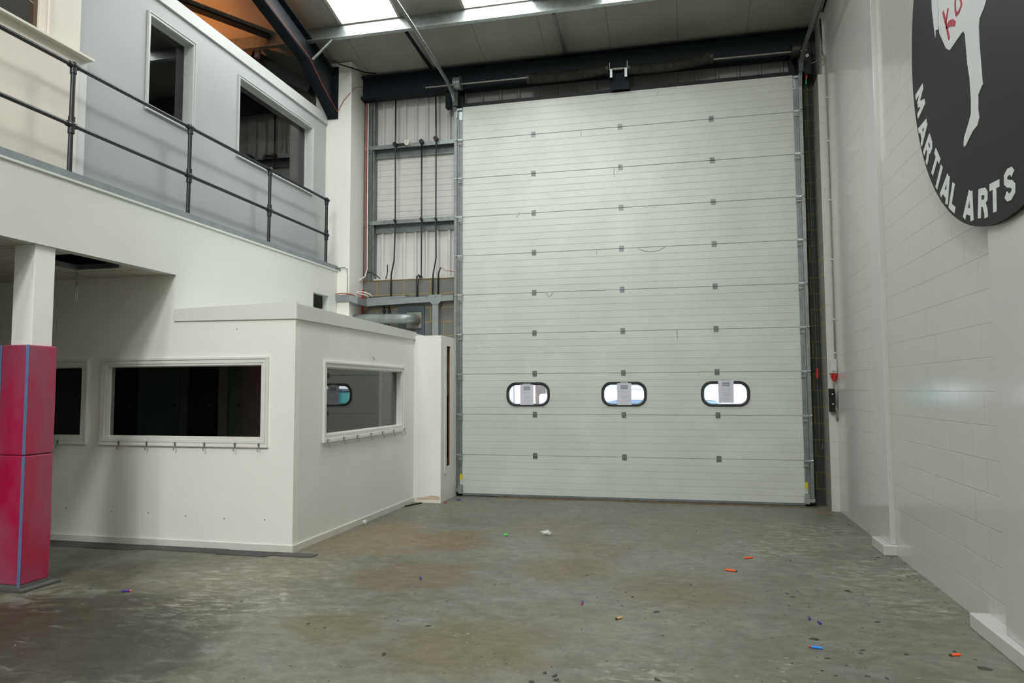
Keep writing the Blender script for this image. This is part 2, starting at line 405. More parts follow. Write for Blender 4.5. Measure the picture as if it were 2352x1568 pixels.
# ------------------------------------------------------------------ floor, walls
MB().box(-9, 5.9, -19, .4, -.15, 0).build('floor', M['floor'], kind='structure')
w = MB().wall('x', XR, XR+.2, -19, .35, 0, 7.2).build('wall_right', M['block_white'], kind='structure')
gab = MB().prism([(-19,7.2),(.35,7.2),(.35,roofz(.35)+.1),(YR,roofz(YR)+.1),(-19,roofz(-19)+.1)], 'x', XR, XR+.2).build('wall_right_gable', M['block_white'], kind='structure')
for (y0, y1, xf) in ((-2.90, -2.50, XR-.045), (-6.55, -5.55, XR-.07), (-10.2, -9.6, XR-.05)):
    MB().box(xf, XR+.02, y0, y1, .1, roofz(y1)-.02).build('pilaster', M['pil'], w, bevel=.006)
for (y0, y1) in ((-2.945, -2.50), (-6.3, -5.10), (-10.3, -9.5)):
    MB().box(XR-.12, XR+.02, y0, y1, 0, .10).build('plinth_block', M['pil'], w, bevel=.008)
# projecting stub wall right of the door: bare return, painted front
st = MB().box(5.50, XR+.02, -.34, .12, 0, 5.86).build('wall_right_return', M['block_grey_x'], kind='structure')
MB().wall('y', -.352, -.34, 5.497, XR+.01, 0, 5.86).build('painted_face', M['block_white_f'], st)
MB().prism([(5.50,5.86),(5.56,5.86),(5.46,6.05),(5.46,6.6),(5.50,6.6)], 'y', -.34, .12)
MB().box(5.56, XR+.02, -.30, .12, 5.86, 6.75).build('painted_upper_face', M['block_white_f'], st)
MB().prism([(5.46,5.62),(5.50,5.62),(5.50,5.8),(5.56,5.92),(5.56,6.3),(5.46,6.3)], 'y', -.02, .1)
# door wall: blockwork piers, upper lining
wf = MB().wall('y', .12, .35, -9, .36, 0, 3.36).build('wall_front', M['block_grey'], kind='structure')
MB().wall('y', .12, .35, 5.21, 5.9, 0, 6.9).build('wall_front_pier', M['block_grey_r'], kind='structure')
def corrugated(x0, x1, z0, z1, ybase, pitch=.19, rib=.05, depth=.035):
    P = []; x = x0
    while x < x1-1e-6:
        for dx, dy in ((0, 0), (pitch-rib-.02, 0), (pitch-rib, -depth), (pitch-.02, -depth)):
            if x+dx < x1: P.append((x+dx, ybase+dy))
        x += pitch
    P.append((x1, ybase)); Q = P + [(x1, ybase+.05), (x0, ybase+.05)]
    mb = MB(); n = len(P)
    for i in range(n-1):
        a, b = P[i], P[i+1]; mb.add([(a[0],a[1],z0),(b[0],b[1],z0),(b[0],b[1],z1),(a[0],a[1],z1)], [(0,1,2,3)])
    mb.box(x0, x1, ybase+.04, ybase+.06, z0, z1)
    return mb
corrugated(-1.25, .34, 3.36, 4.30, .27).build('lower_cladding', M['clad'], wf)
corrugated(-1.25, .34, 5.50, 6.70, .27).build('upper_cladding', M['clad'], wf)
mb = MB()
z = 4.30
while z < 5.499:
    z1 = min(z+.1, 5.5); mb.box(-1.25, .34, .262, .29, z+.004, z1); mb.box(-1.25, .34, .268, .29, z, z+.004); z += .1
mb.build('middle_liner', M['clad'], wf)
corrugated(.34, 5.22, 6.02, 6.9, .20, .30, .04, .03).build('over_door_cladding', M['clad_dull'], wf)
MB().box(-9, -1.25, .25, .30, 3.36, 6.95).build('far_cladding', M['clad'], wf)
MB().box(-1.40, -1.20, .13, .25, 3.36, 6.7).build('jamb_post', M['steel_dull'], wf)
MB().box(-1.26, -1.225, .10, .13, 3.36, 6.35).build('jamb_angle', M['grey_int'], wf)
MB().box(-1.40, .30, .112, .26, 3.352, 3.364).build('sill_flashing', M['oldwood'], wf)
MB().box(-1.25, .30, .14, .26, 3.364, 3.39).build('sill_lip', M['clad'], wf)
MB().wall('x', -9.2, -9, -19, .35, 0, 10.2).build('wall_left', M['white'], kind='structure')
MB().wall('y', -19.2, -19, -9.2, 5.9, 0, 10.2, holes=[(-.5,4.5,.6,4.6)] if BACK_LIGHT > 0 else []).build('wall_back', M['block_white_f'], kind='structure')
if BACK_LIGHT > 0:  # added unseen light panel in the back wall, off at zero strength
    th = thing('window_7', (2,-19,.6), kind='structure')
    mb = MB(); frame_loop(mb, 'y', -19.1, -19.0, (-.5,4.5,.6,4.6), (-.42,4.42,.68,4.52))
    mb.build('frame', M['trim'], th)
    t = NT('added_back_light_panel'); t.p.inputs['Emission Color'].default_value = (1,1,.94,1); t.p.inputs['Emission Strength'].default_value = BACK_LIGHT; t.col((.6,.6,.6,1))
    MB().add([(-.42,-19.05,.68),(4.42,-19.05,.68),(4.42,-19.05,4.52),(-.42,-19.05,4.52)], [(0,1,2,3)]).build('pane', t.m, th)
# ------------------------------------------------------------------ roof with roof lights
SKX = [(-1.16,-.27),(.725,1.69),(2.67,3.64)]
YB = [-1.15,-2.95,-4.75,-6.55,-8.4,-10.2,-12.0]
YSEG = [(YB[r+1]+.03, YB[r]-(.0 if r == 0 else .03)) for r in range(6)] + [(-18.6,-13.4)]  # last segment: added unseen roof lights, there to brighten the office front
lights = []; lstr = []
for c in range(3):
    for r in range(7):
        if LW.get((c, r), 0) > 0: lights.append((SKX[c][0], SKX[c][1], *YSEG[r])); lstr.append((c, r, LW[(c, r)]))
lights.append((-6.2,-5.25,-3.9,-3.0)); lstr.append((3, 2, 1.6))
def slope_slab(holes):
    mb = MB(); X = sorted({-9.2, 5.9, *[h[0] for h in holes], *[h[1] for h in holes]}); Y = sorted({YR, -19.2, .35, *[h[2] for h in holes], *[h[3] for h in holes]})
    T = .12
    for i in range(len(X)-1):
        for j in range(len(Y)-1):
            cx = (X[i]+X[i+1])/2; cy = (Y[j]+Y[j+1])/2
            if any(h[0] < cx < h[1] and h[2] < cy < h[3] for h in holes): continue
            a, b, c, d = X[i], X[i+1], Y[j], Y[j+1]
            mb.add([(a,c,roofz(c)),(b,c,roofz(c)),(b,d,roofz(d)),(a,d,roofz(d)),(a,c,roofz(c)+T),(b,c,roofz(c)+T),(b,d,roofz(d)+T),(a,d,roofz(d)+T)],
                   [(0,1,2,3),(4,5,6,7),(0,1,5,4),(1,2,6,5),(2,3,7,6),(3,0,4,7)])
    return mb
slope_slab(lights).build('ceiling', M['roofliner'], kind='structure')
cname = ['left', 'middle', 'right']; rname = ['nearest the door wall','second up from the door wall','third up the slope','fourth up the slope','fifth up the slope','topmost below the ridge','added unseen on the far slope as extra light']
for i, (a, b, c, d) in enumerate(lights):
    cc, rr_, st_ = lstr[i]
    if cc == 3: lab = 'small roof light above the upper office, seen through near upper window'
    else: lab = '%s column roof light in the ceiling, %s' % (cname[cc], rname[rr_])
    th = thing('roof_light', ((a+b)/2, d, roofz(d)), lab, 'skylight', 'translucent roof lights')
    key = 'rooflight_%d' % round(st_*10)
    if key not in M: M[key] = rooflight_mat(st_)
    T = .10
    MB().add([(a,c,roofz(c)+T),(b,c,roofz(c)+T),(b,d,roofz(d)+T),(a,d,roofz(d)+T)], [(0,1,2,3)]).build('sheet', M[key], th)
    mb = MB()
    for (x0, x1) in ((a-.03, a+.008), (b-.008, b+.03)):
        mb.add([(x0,c,roofz(c)-.012),(x1,c,roofz(c)-.012),(x1,d,roofz(d)-.012),(x0,d,roofz(d)-.012),(x0,c,roofz(c)+T),(x1,c,roofz(c)+T),(x1,d,roofz(d)+T),(x0,d,roofz(d)+T)],
               [(0,1,2,3),(4,5,6,7),(0,1,5,4),(1,2,6,5),(2,3,7,6),(3,0,4,7)])
    for (y0, y1) in ((c-.02, c+.01), (d-.01, d+.02)):
        mb.add([(a,y0,roofz(y0)-.012),(b,y0,roofz(y0)-.012),(b,y1,roofz(y1)-.012),(a,y1,roofz(y1)-.012),(a,y0,roofz(y0)+T),(b,y0,roofz(y0)+T),(b,y1,roofz(y1)+T),(a,y1,roofz(y1)+T)],
               [(0,1,2,3),(4,5,6,7),(0,1,5,4),(1,2,6,5),(2,3,7,6),(3,0,4,7)])
    mb.build('surround', M['rl_frame'], th)
# purlins (Z section, web square to the roof)
dn = Vector((0, -.229, -.973)); al = Vector((0, -.973, .229))
plab = ['shiny galvanised roof purlin crossing above the door, catching the roof light glare', 'second roof purlin up the slope', 'third roof purlin up the slope', 'fourth roof purlin up the slope', 'fifth roof purlin up the slope', 'sixth roof purlin up the slope', 'seventh roof purlin up the slope']
for i, y in enumerate((-1.13, -2.95, -4.75, -6.55, -8.4, -10.2, -12.0)):
    p0 = Vector((0, y, roofz(y)))
    sec = [(0,0),(.0,-.06),(.006,-.06),(.006,-.004),(.26,-.004),(.26,-.004),(.26,.055),(.24,.055),(.24,.050),(.254,.050),(.254,.002),(0,.002)]
    mb = MB(); n = len(sec); vs = []
    for x in (-8.9, XR-.01):
        for (dd, aa) in sec: q = p0 + dn*dd + al*aa; vs.append((x, q.y, q.z))
    mb.add(vs, [tuple(range(n))[::-1], tuple(range(n, 2*n))]+[(k, (k+1) % n, n+(k+1) % n, n+k) for k in range(n)])
    th = mb.build('roof_purlin', M['zinc'], label=plab[i], cat='steel beam', group='roof purlins')
# sag rods and stay angles
for i, x in enumerate((-.17, 1.99)):
    MB().add([(x-.02,-.02,roofz(-.02)-.035),(x+.02,-.02,roofz(-.02)-.035),(x+.02,-1.10,roofz(-1.1)-.22),(x-.02,-1.10,roofz(-1.1)-.22),
              (x-.02,-.02,roofz(-.02)-.005),(x+.02,-.02,roofz(-.02)-.005),(x+.02,-1.10,roofz(-1.1)-.19),(x-.02,-1.10,roofz(-1.1)-.19)],
             [(0,1,2,3),(4,5,6,7),(0,1,5,4),(1,2,6,5),(2,3,7,6),(3,0,4,7)]).build('stay_angle', M['navy'] if i == 0 else M['steel_dull'],
             label=('thin black stay angle under the ceiling just behind the curved left track', 'grey stay angle from the purlin to the dark beam, over the door middle')[i], cat='stay', group='stays between purlin and eaves beam')
MB().cyl((1.72,-1.2,6.93), (1.72,-2.9,7.25), .008, 6).build('sag_rod', M['steel'], label='thin steel rod between the first and second purlins above the door middle', cat='rod')
# ------------------------------------------------------------------ portal frame at the white column
def ibeam_poly(path_bot, path_top, x0, x1, tf=.02, tw=.012, name='rafter', lab='', parent_loc=None):
    th = thing(name, parent_loc, lab, 'steel beam', 'dark portal rafters')
    def strip(path, xa, xb, t, nm, mat):
        mb = MB(); m = len(path); vs = []
        for (y, z) in path: vs += [(xa,y,z),(xb,y,z),(xb,y,z+t),(xa,y,z+t)]
        fs = [(0,1,2,3), tuple(4*(m-1)+k for k in (3,2,1,0))]
        for i in range(m-1):
            for k in range(4): fs.append((4*i+k, 4*i+(k+1) % 4, 4*(i+1)+(k+1) % 4, 4*(i+1)+k))
        mb.add(vs, fs).build(nm, mat, th)
    strip(path_bot, x0, x1, tf, 'bottom_flange', M['navy'])
    strip(path_top, x0, x1, tf, 'top_flange', M['navy'])
    xm = (x0+x1)/2; mb = MB(); m = len(path_bot)
    for i in range(m-1):
        (ya, za), (yb, zb) = path_bot[i], path_bot[i+1]; (yc, zc), (yd, zd) = path_top[i], path_top[i+1]
        mb.add([(xm-tw/2,ya,za),(xm-tw/2,yb,zb),(xm-tw/2,yd,zd),(xm-tw/2,yc,zc),(xm+tw/2,ya,za),(xm+tw/2,yb,zb),(xm+tw/2,yd,zd),(xm+tw/2,yc,zc)],
               [(0,1,2,3),(4,7,6,5),(0,4,5,1),(1,5,6,2),(2,6,7,3),(3,7,4,0)])
    mb.build('web', M['navy_web'], th)
    return th
pb = [(-.40,5.90),(-1.30,6.42),(-2.46,6.69),(-12.9,6.69+10.44*.235)]
pt_ = [(-.40,6.58),(-1.30,6.79),(-2.46,7.06),(-12.9,7.06+10.44*.235)]
th = ibeam_poly(pb, pt_, -1.765, -1.60, lab='dark painted steel rafter sloping up from the white boxed column at top left', parent_loc=(-1.68,-.40,5.9))
MB().box(-1.775, -1.59, -.405, -.385, 5.88, 6.72).build('end_plate', M['navy'], th)
for z in (5.98, 6.08, 6.3, 6.5, 6.62): MB().cyl((-1.64,-.43,z), (-1.64,-.404,z), .014, 6).build('bolt', M['navy'], th)
# fly brace
MB().tube([(-1.60,-1.20,6.475),(-1.285,-1.20,6.74)], .022, 8).build('fly_brace', M['steel'], label='short pale diagonal strut from the dark rafter up to the purlin', cat='brace')
# slanting brace and dark beam behind, over the upper office
MB().tube([(-2.35,-1.17,6.93),(-3.3,-2.05,7.13),(-5.4,-4.0,7.55)], .05, 4).build('wind_brace', M['navy'], label='long diagonal roof brace in the brown shadow above the upper office', cat='brace')
mb = MB(); 
mb.add([(-2.0,-.62,6.26),(-1.93,-.62,6.42),(-2.72,-.98,6.86),(-2.85,-.98,6.66),(-2.0,-.40,6.26),(-1.93,-.40,6.46),(-2.72,-.75,6.84),(-2.85,-.75,6.66)],
       [(0,1,2,3),(4,5,6,7),(0,1,5,4),(1,2,6,5),(2,3,7,6),(3,0,4,7)])
mb.build('knee_brace', M['black'], label='black slanted steel brace behind the rafter in the roof void', cat='brace')
MB().box(-2.62, -2.55, -1.12, -1.06, 6.66, 6.96).build('purlin_cleat', M['steel_dull'], label='small steel cleat under the purlin in the brown roof void', cat='bracket')
# boxed white column
cl = MB().box(-1.98, -1.37, -.384, .115, 0, roofz(-.384)-.02).build('boxed_column', M['column_white'], label='tall white boxed column in the corner left of the cladding, holding the dark rafter', cat='column', bevel=.004)
# eaves beam
th = thing('eaves_beam', (2,0,6.3), 'dark navy steel beam running along the wall above the big door', 'steel beam')
MB().box(-1.36, 5.46, .02, .035, 6.32, 6.68).build('web', M['navy'], th)
MB().box(-1.36, 5.46, -.06, .115, 6.30, 6.32).build('bottom_flange', M['navy'], th)
MB().box(-1.36, 5.46, -.06, .115, 6.66, 6.68).build('top_flange', M['navy'], th)
MB().box(-1.36, -.2, -.062, -.055, 6.30, 6.345).build('flange_lip', M['navy'], th)
# door header frame
th = thing('door_header_frame', (2.8,.05,6.0), 'black steel frame around the shallow opening directly above the big door', 'steel frame')
MB().box(.30, 5.26, .03, .11, 6.03, 6.10).build('bottom_rail', M['black'], th)
MB().box(.29, .345, .03, .11, 6.10, 6.30).build('side_rail', M['black'], th)
MB().box(5.19, 5.26, .03, .11, 6.10, 6.30).build('side_rail', M['black'], th)
# ------------------------------------------------------------------ sectional door
dr = thing('door_1', (2.785,0,0), kind='structure')
X0, X1 = .345, 5.225
J = [.035, .6203, 1.2303, 1.8404, 2.4504, 3.0604, 3.6704, 4.2804, 4.8904, 5.5004, 6.03]
WIN = [(1.036,1.703),(2.466,3.124),(3.879,4.544)]; WZ0, WZ1 = 1.350, 1.713
for i in range(10):
    za, zb = J[i]+.0025, J[i+1]-.0025; mb = MB(); n = 6 if i < 9 else 5; st_ = (zb-za)/n
    prof = []
    for k in range(n):
        a, b = za+k*st_, za+(k+1)*st_
        prof += [(0, a+.0035), (0, b-.0035)]
        if k < n-1: prof += [(.004, b-.0015), (.004, b+.0015)]
    ys = [(0 if k == 0 else p[0], p[1]) for k, p in enumerate(prof)]
    holes = [(a+.012, b-.012, WZ0+.012, WZ1-.012) for a, b in WIN] if i == 2 else []
    if not holes:
        poly = [(.006, za)] + ys + [(.006, zb), (.045, zb), (.045, za)]
        mb.prism(poly, 'x', X0, X1)
    else:
        zs = [za]+[p[1] for p in ys]+[zb]
        XS = sorted([X0, X1]+[h[0] for h in holes]+[h[1] for h in holes])
        def segs(xa, xb):
            poly = [(.006, za)] + ys + [(.006, zb), (.045, zb), (.045, za)]; mb.prism(poly, 'x', xa, xb)
        pts = [X0]+[v for h in holes for v in (h[0], h[1])]+[X1]
        for k in range(0, len(pts), 2): segs(pts[k], pts[k+1])
        for h in holes:
            lo = [p for p in ys if p[1] < h[2]]+[(0, h[2]), (.045, h[2]), (.045, za)]
            hi = [(.045, h[3]), (0, h[3])]+[p for p in ys if p[1] > h[3]]+[(.045, zb)]
            mb.prism([(.006, za)]+lo, 'x', h[0], h[1]); mb.prism(hi, 'x', h[0], h[1])
            cx = (h[0]+h[1])/2; cz = (h[2]+h[3])/2
            ring(mb, rrect(cx, cz, h[1]-h[0], h[3]-h[2], .0005), rrect(cx, cz, h[1]-h[0]-.03, h[3]-h[2]-.03, .125), 0.0, .045)
    if i: mb.box(X0, X1, .012, .040, J[i]-.02, J[i]+.02)
    mb.build('door_panel', M['door'], dr)
MB().box(X0, X1, -.004, .045, 0.012, .045).build('bottom_rail', M['steel_dull'], dr)
MB().box(X0, X1, .002, .04, 0, .014).build('bottom_seal', M['blackrub'], dr)
MB().box(X0, X1, -.003, .0, 6.005, 6.03).build('top_edge', M['door'], dr)
for a, b in WIN:
    cx = (a+b)/2; cz = (WZ0+WZ1)/2; w_, h_ = b-a, WZ1-WZ0
    mb = MB(); o_ = rrect(cx, cz, w_, h_, .145, 8); i_ = rrect(cx, cz, w_-.084, h_-.084, .110, 8)
    m1 = rrect(cx, cz, w_-.014, h_-.014, .14, 8); m2 = rrect(cx, cz, w_-.055, h_-.055, .122, 8)
    n = len(o_)
    loops = [(o_, .001), (m1, -.014), (m2, -.014), (i_, .004), (i_, .05), (o_, .05)]
    vs = [(p[0], y, p[1]) for L, y in loops for p in L]; fs = []
    for q in range(len(loops)):
        r_ = (q+1) % len(loops)
        for k in range(n): j = (k+1) % n; fs.append((q*n+k, q*n+j, r_*n+j, r_*n+k))
    fr_ = mb.add(vs, fs).build('window_frame', M['blackrub'], dr, smooth='auto')
    MB().add([(p[0], .024, p[1]) for p in i_], [tuple(range(n))]).build('window_pane', M['vision'], fr_)
    mb = MB(); ring(mb, rrect(cx, cz, w_-.083, h_-.083, .1105, 8), rrect(cx, cz, w_-.090, h_-.090, .108, 8), .006, .012); mb.build('inner_bead', M['steel'], fr_)
HX = [1.474, 2.790, 4.104]
def hinge_mb():
    mb = MB(); mb.box(-.033,.033,-.004,0,.006,.042); mb.box(-.033,.033,-.004,0,-.042,-.006); mb.cyl((-.033,-.006,0),(.033,-.006,0),.006,8)
    for x in (-.02,.02):
        for z in (-.026,.026): mb.cyl((x,-.008,z),(x,-.003,z),.005,6)
    return mb
h0 = hinge_mb().build('hinge', M['hinge'], dr, local=True); h0.location = Vector((HX[0],0,J[1]))-ORIGIN[dr.name]
for zi in range(1, 10):
    for x in HX:
        if zi == 1 and x == HX[0]: continue
        h = h0.copy(); COL.objects.link(h); h.parent = dr; h.location = Vector((x,0,J[zi]))-ORIGIN[dr.name]
# end stiles and roller carriers
for xa, xb in ((.285,.36),(5.20,5.30)): MB().box(xa, xb, .047, .12 if xa > 1 else .36, 0, 6.03).build('jamb_lining', M['navy'], dr)
MB().box(.285, 5.30, .047, .25, 6.03, 6.09).build('head_lining', M['navy'], dr)
MB().box(X0-.055, X0, -.006, .045, .05, 6.0).build('end_stile', M['steel_dull'], dr)
MB().box(X1, X1+.055, -.006, .045, .05, 6.0).build('end_stile', M['steel_dull'], dr)
def roller_mb(s):
    mb = MB(); mb.box(-.045,.03,-.040,-.006,-.012,.012); mb.box(-.035,.028,-.045,-.006,-.075,-.066)
    mb.add([(-.04,-.04,-.012),(.03,-.04,-.012),(.03,-.008,-.10),(-.03,-.008,-.10),(-.04,-.008,-.012),(.03,-.008,-.012)], [(0,1,2,3),(0,3,4),(1,5,2),(4,3,2,5),(0,4,5,1)])
    mb.cyl((-.045*1,-.024,.0),(-.075,-.024,.0),.008,8); mb.cyl((-.09,-.024,0),(-.07,-.024,0),.021,12)
    if s < 0: mb.v = [(-x,y,z) for x,y,z in mb.v]
    return mb
for s, x in ((1, X0-.025), (-1, X1+.025)):
    r0 = roller_mb(s).build('roller_bracket', M['zinc'], dr, local=True); r0.location = Vector((x,0,J[1]))-ORIGIN[dr.name]
    for zi in range(2, 10):
        r = r0.copy(); COL.objects.link(r); r.parent = dr; r.location = Vector((x,0,J[zi]))-ORIGIN[dr.name]
for s, x in ((-1, X0), (1, X1)):
    mb = MB(); a, b = sorted((x-s*.01, x+s*.12)); c, d = sorted((x-s*.01, x+s*.05))
    mb.box(a, b, -.05, -.035, .065, .115); mb.box(a, b, -.05, -.035, .125, .13); mb.box(c, d, -.052, -.004, .04, .16)
    for xx in (c+.015, d-.015):
        for zz in (.06, .145): mb.cyl((xx,-.062,zz),(xx,-.05,zz),.008,6)
    mb.build('bottom_bracket', M['zinc'], dr)
    MB().box(c+.01, d-.008, -.0095, -.006, .17, .24).build('white_tag', M['boxgrey'], dr)
    MB().box(c+.01, d-.008, -.0095, -.006, .24, .33).build('yellow_label', M['yellow'], dr)
mb = MB()
for s, x in ((-1, X0), (1, X1)):
    a, b = sorted((x, x+s*.085)); mb = MB(); mb.box(a, b, -.05, -.01, 5.97, 6.0); mb.box(a, b, -.014, -.008, 5.82, 5.97); mb.box(a, a+.012, -.05, -.01, 5.85, 5.98)
    mb.build('top_bracket', M['zinc'], dr)
for pts in ([(2.70,4.88),(2.69,4.82),(2.705,4.74)],[(2.215,5.485),(2.205,5.41)],[(3.56,2.45),(3.565,2.31)],[(3.03,3.655),(3.12,3.615),(3.24,3.60),(3.34,3.62),(3.42,3.665)],[(2.42,3.655),(2.425,3.60)],[(1.66,3.05),(1.67,3.01),(1.72,2.995),(1.76,3.05)],[(1.20,4.22),(1.24,4.27),(1.25,4.31)],[(3.36,5.98),(3.34,5.93)]):
    MB().tube([(x, -.002, z) for x, z in pts], .0025, 5).build('scuff_mark', M['grey_int'], dr)
# ------------------------------------------------------------------ tracks
def track(xc, s, label, label_pts):
    th = thing('door_track', (xc,-.05,0), label, 'door track', 'steel tracks of the big door')
    prof = [(-.025,-.02),(.025,-.02),(.025,-.008),(.013,-.008),(.013,.0),(-.013,.0),(-.013,-.008),(-.025,-.008)]
    prof = [(u, w_*1.3) for u, w_ in prof]
    vert = [(xc,-.03,.05),(xc,-.03,3.0),(xc,-.03,5.85)]
    MB().sweep(vert, prof).build('vertical_track', M['track'], th)
    MB().sweep([(xc,y,z) for y, z in label_pts], prof).build('inclined_track', M['track'], th)
    a, b = (xc+.03, xc+.055) if s > 0 else (xc-.055, xc-.03)
    MB().box(a, b, -.02, .11, .05, 6.0).build('mounting_angle', M['steel_dull'], th)
    for z in [k*.61+.35 for k in range(10)]: MB().cyl((xc,-.066,z),(xc,-.052,z),.006,6).build('bolt', M['steel'], th)
    return th
track(.237, 1, 'left galvanised door track, rising beside the door and curving up over the room', [(-.03,5.85),(-.04,5.95),(-.09,6.06),(-.20,6.165),(-.34,6.225),(-.50,6.262),(-.9,6.302),(-1.45,6.355),(-2.0,6.405),(-2.6,6.445),(-4.5,6.56),(-6.4,6.68)])
track(5.318, -1, 'right galvanised door track, against the dark gap beside the white wall', [(-.03,5.75),(-.04,5.85),(-.09,5.99),(-.20,6.11),(-.36,6.165),(-.55,6.19),(-.9,6.205),(-1.61,6.24),(-3,6.32),(-6.4,6.50)])
# ------------------------------------------------------------------ torsion gear
th = thing('torsion_shaft', (2.8,-.15,6.3), 'counterbalance shaft with two fat coil springs mounted over the door', 'door spring assembly')
MB().cyl((-.22,-.15,6.345), (5.40,-.15,6.305), .014, 10).build('shaft', M['shaft'], th)
def spring(x0, x1, za, zm, zb, r):
    n = 110; pts = []; rs = []
    for i in range(n+1):
        f = i/n; x = x0+(x1-x0)*f; z = (1-f)**2*za + 2*f*(1-f)*zm + f*f*zb
        pts.append((x, -.15, z)); rs.append(r*(1 if i % 2 else .93))
    return MB().tube(pts, rs, 18)
spring(1.44, 2.63, 6.315, 6.27, 6.335, .078).build('spring', M['spring'], th)
spring(2.95, 4.12, 6.295, 6.245, 6.35, .078).build('spring', M['spring'], th)
for x, z in ((1.44,6.315),(2.63,6.33),(2.95,6.30),(4.12,6.345)):
    MB().cyl((x-.02,-.15,z),(x+.02,-.15,z),.083,18).build('spring_cone', M['spring'], th, smooth='auto')
for x, z in ((.312,6.35),(5.25,6.32)):
    mb = MB(); mb.cyl((x-.045,-.15,z),(x+.045,-.15,z),.098,24); mb.cyl((x-.055,-.15,z),(x-.045,-.15,z),.108,24); mb.cyl((x+.045,-.15,z),(x+.055,-.15,z),.108,24)
    mb.build('cable_drum', M['duct'] if x < 1 else M['spring'], th, smooth='auto')
mb = MB(); mb.box(2.665,2.705,-.18,-.172,6.19,6.31); mb.box(2.665,2.67,-.18,.0,6.19,6.42); mb.build('bearing_bracket', M['zinc'], th)
mb = MB(); mb.box(2.885,2.925,-.18,-.172,6.18,6.31); mb.box(2.92,2.925,-.18,.0,6.18,6.42); mb.build('bearing_bracket', M['zinc'], th)
MB().cyl((2.73,-.15,6.325),(2.85,-.15,6.322),.024,12).build('shaft_coupling', M['shaft'], th)
MB().box(2.66, 2.94, -.08, -.062, 6.04, 6.34).build('mounting_plate', M['navy'], th)
for x in (.26, 5.33):
    MB().box(x-.04, x+.04, -.12, .1, 6.02, 6.30).build('end_bearing_plate', M['navy_web'], th)
# lift cable black vertical blocks over the left track
MB().box(.06, .14, .0, .1, 6.05, 6.30).build('fixing_plate', M['navy'], th)
# ------------------------------------------------------------------ left bay: rails, conduits
for z, lab in ((5.54, 'upper grey steel cladding rail crossing the bay left of the door'), (4.30, 'lower grey steel cladding rail crossing the bay left of the door')):
    th = thing('cladding_rail', (-.5,.1,z-.03), lab, 'steel rail', 'cladding rails left of the door')
    MB().box(-1.36, .27, .10, .105, z-.032, z+.032).build('face', M['steel'], th)
    MB().box(-1.36, .27, .105, .24, z+.026, z+.032).build('top_flange', M['steel_dull'], th)
    MB().box(-1.36, .27, .225, .232, z-.15, z+.026).build('web', M['steel_dull'], th)
    MB().cyl((-1.29,.10,z-.07), (-1.29,.15,z-.07), .02, 8).build('fixing_bolt', M['zinc'], th)
def conduit(label, pts, boxes, r=.0125, extra=None):
    th = thing('conduit', (pts[-1][0], .08, pts[-1][2]), label, 'cable conduit', 'black conduits left of the door')
    MB().tube(pts, r, 8).build('pipe', M['conduit'], th, smooth=True)
    for (x, z, rr) in boxes:
        MB().cyl((x,.035,z),(x,.10,z),rr,14).build('junction_box', M['conduit'], th, smooth='auto')
    return th
Y = .075
t1 = conduit('leftmost long black conduit, with a round box joined to the white lamp holder', [(-.812,Y,6.33),(-.812,Y,5.55),(-.806,Y,4.3),(-.822,Y,3.66),(-.835,Y,3.60),(-.868,Y,3.44),(-.872,Y,3.38),(-.872,Y,3.06)], [(-.812,5.555,.034),(-.806,4.31,.020)])
MB().tube([(-.812,.07,5.553),(-.65,.07,5.556)], .013, 8).build('side_pipe', M['conduit'], t1, smooth=True)
conduit('middle black conduit that starts at the upper rail and stops at the blockwork top', [(-.362,Y,5.56),(-.36,Y,4.3),(-.36,Y,3.40),(-.345,Y,3.37)], [(-.362,5.562,.036),(-.36,4.31,.022)])
conduit('rightmost full height black conduit, with a kink near the bottom', [(-.128,Y,6.33),(-.12,Y,5.59),(-.12,Y,4.3),(-.115,Y,3.68),(-.125,Y,3.62),(-.162,Y,3.42),(-.168,Y,3.36),(-.17,Y,3.06)], [(-.12,5.592,.036),(-.12,4.30,.018)])
conduit('short bent black conduit at the right end of the blockwork', [(-.04,Y,3.52),(-.072,Y,3.44),(-.078,Y,3.38),(-.078,Y,3.06)], [], .013)
c4 = conduit('short thick black conduit with a hooked top standing on the blockwork', [(-.37,Y,3.375),(-.41,Y,3.42),(-.43,Y,3.405),(-.425,Y,3.06)], [], .016)
conduit('faint lower black conduit under the grey trunking, left of the pair', [(-.99,Y,2.96),(-.99,Y,2.84),(-.985,Y,2.5)], [(-.99,2.86,.022)], .012)
conduit('faint lower black conduit under the grey trunking, right of the pair', [(-.90,Y,2.96),(-.90,Y,2.84),(-.90,Y,2.5)], [(-.90,2.86,.022)], .012)
MB().tube([(-.93,.06,3.60),(-.925,.06,3.52),(-.93,.055,3.45),(-.95,.06,3.39),(-.96,.07,3.372)], .009, 6).build('loose_cable', M['conduit'], smooth=True, label='loose dangling black cable end left of the first conduit kink', cat='cable')
th = thing('lamp_holder', (-.6,.03,5.55), 'round white lamp holder on the upper cladding rail', 'light fitting')
MB().cyl((-.60,.02,5.557),(-.60,.098,5.557),.042,20).build('body', M['beigeplastic'], th, smooth='auto')
MB().cyl((-.60,.015,5.557),(-.60,.021,5.557),.020,14).build('socket', M['boxgrey'], th)
MB().tube([(-.56,.06,5.57),(-.50,.04,5.60),(-.44,.05,5.59),(-.38,.06,5.57)], .003, 5).build('loose_wire', M['boxgrey'], label='thin loose pale wires between the white lamp holder and the next black box', cat='wire')
MB().tube([(-.34,.06,5.59),(-.27,.05,5.61),(-.2,.05,5.60),(-.14,.06,5.59)], .003, 5).build('loose_wire', M['boxgrey'], label='thin loose wire between the two right black junction boxes', cat='wire')
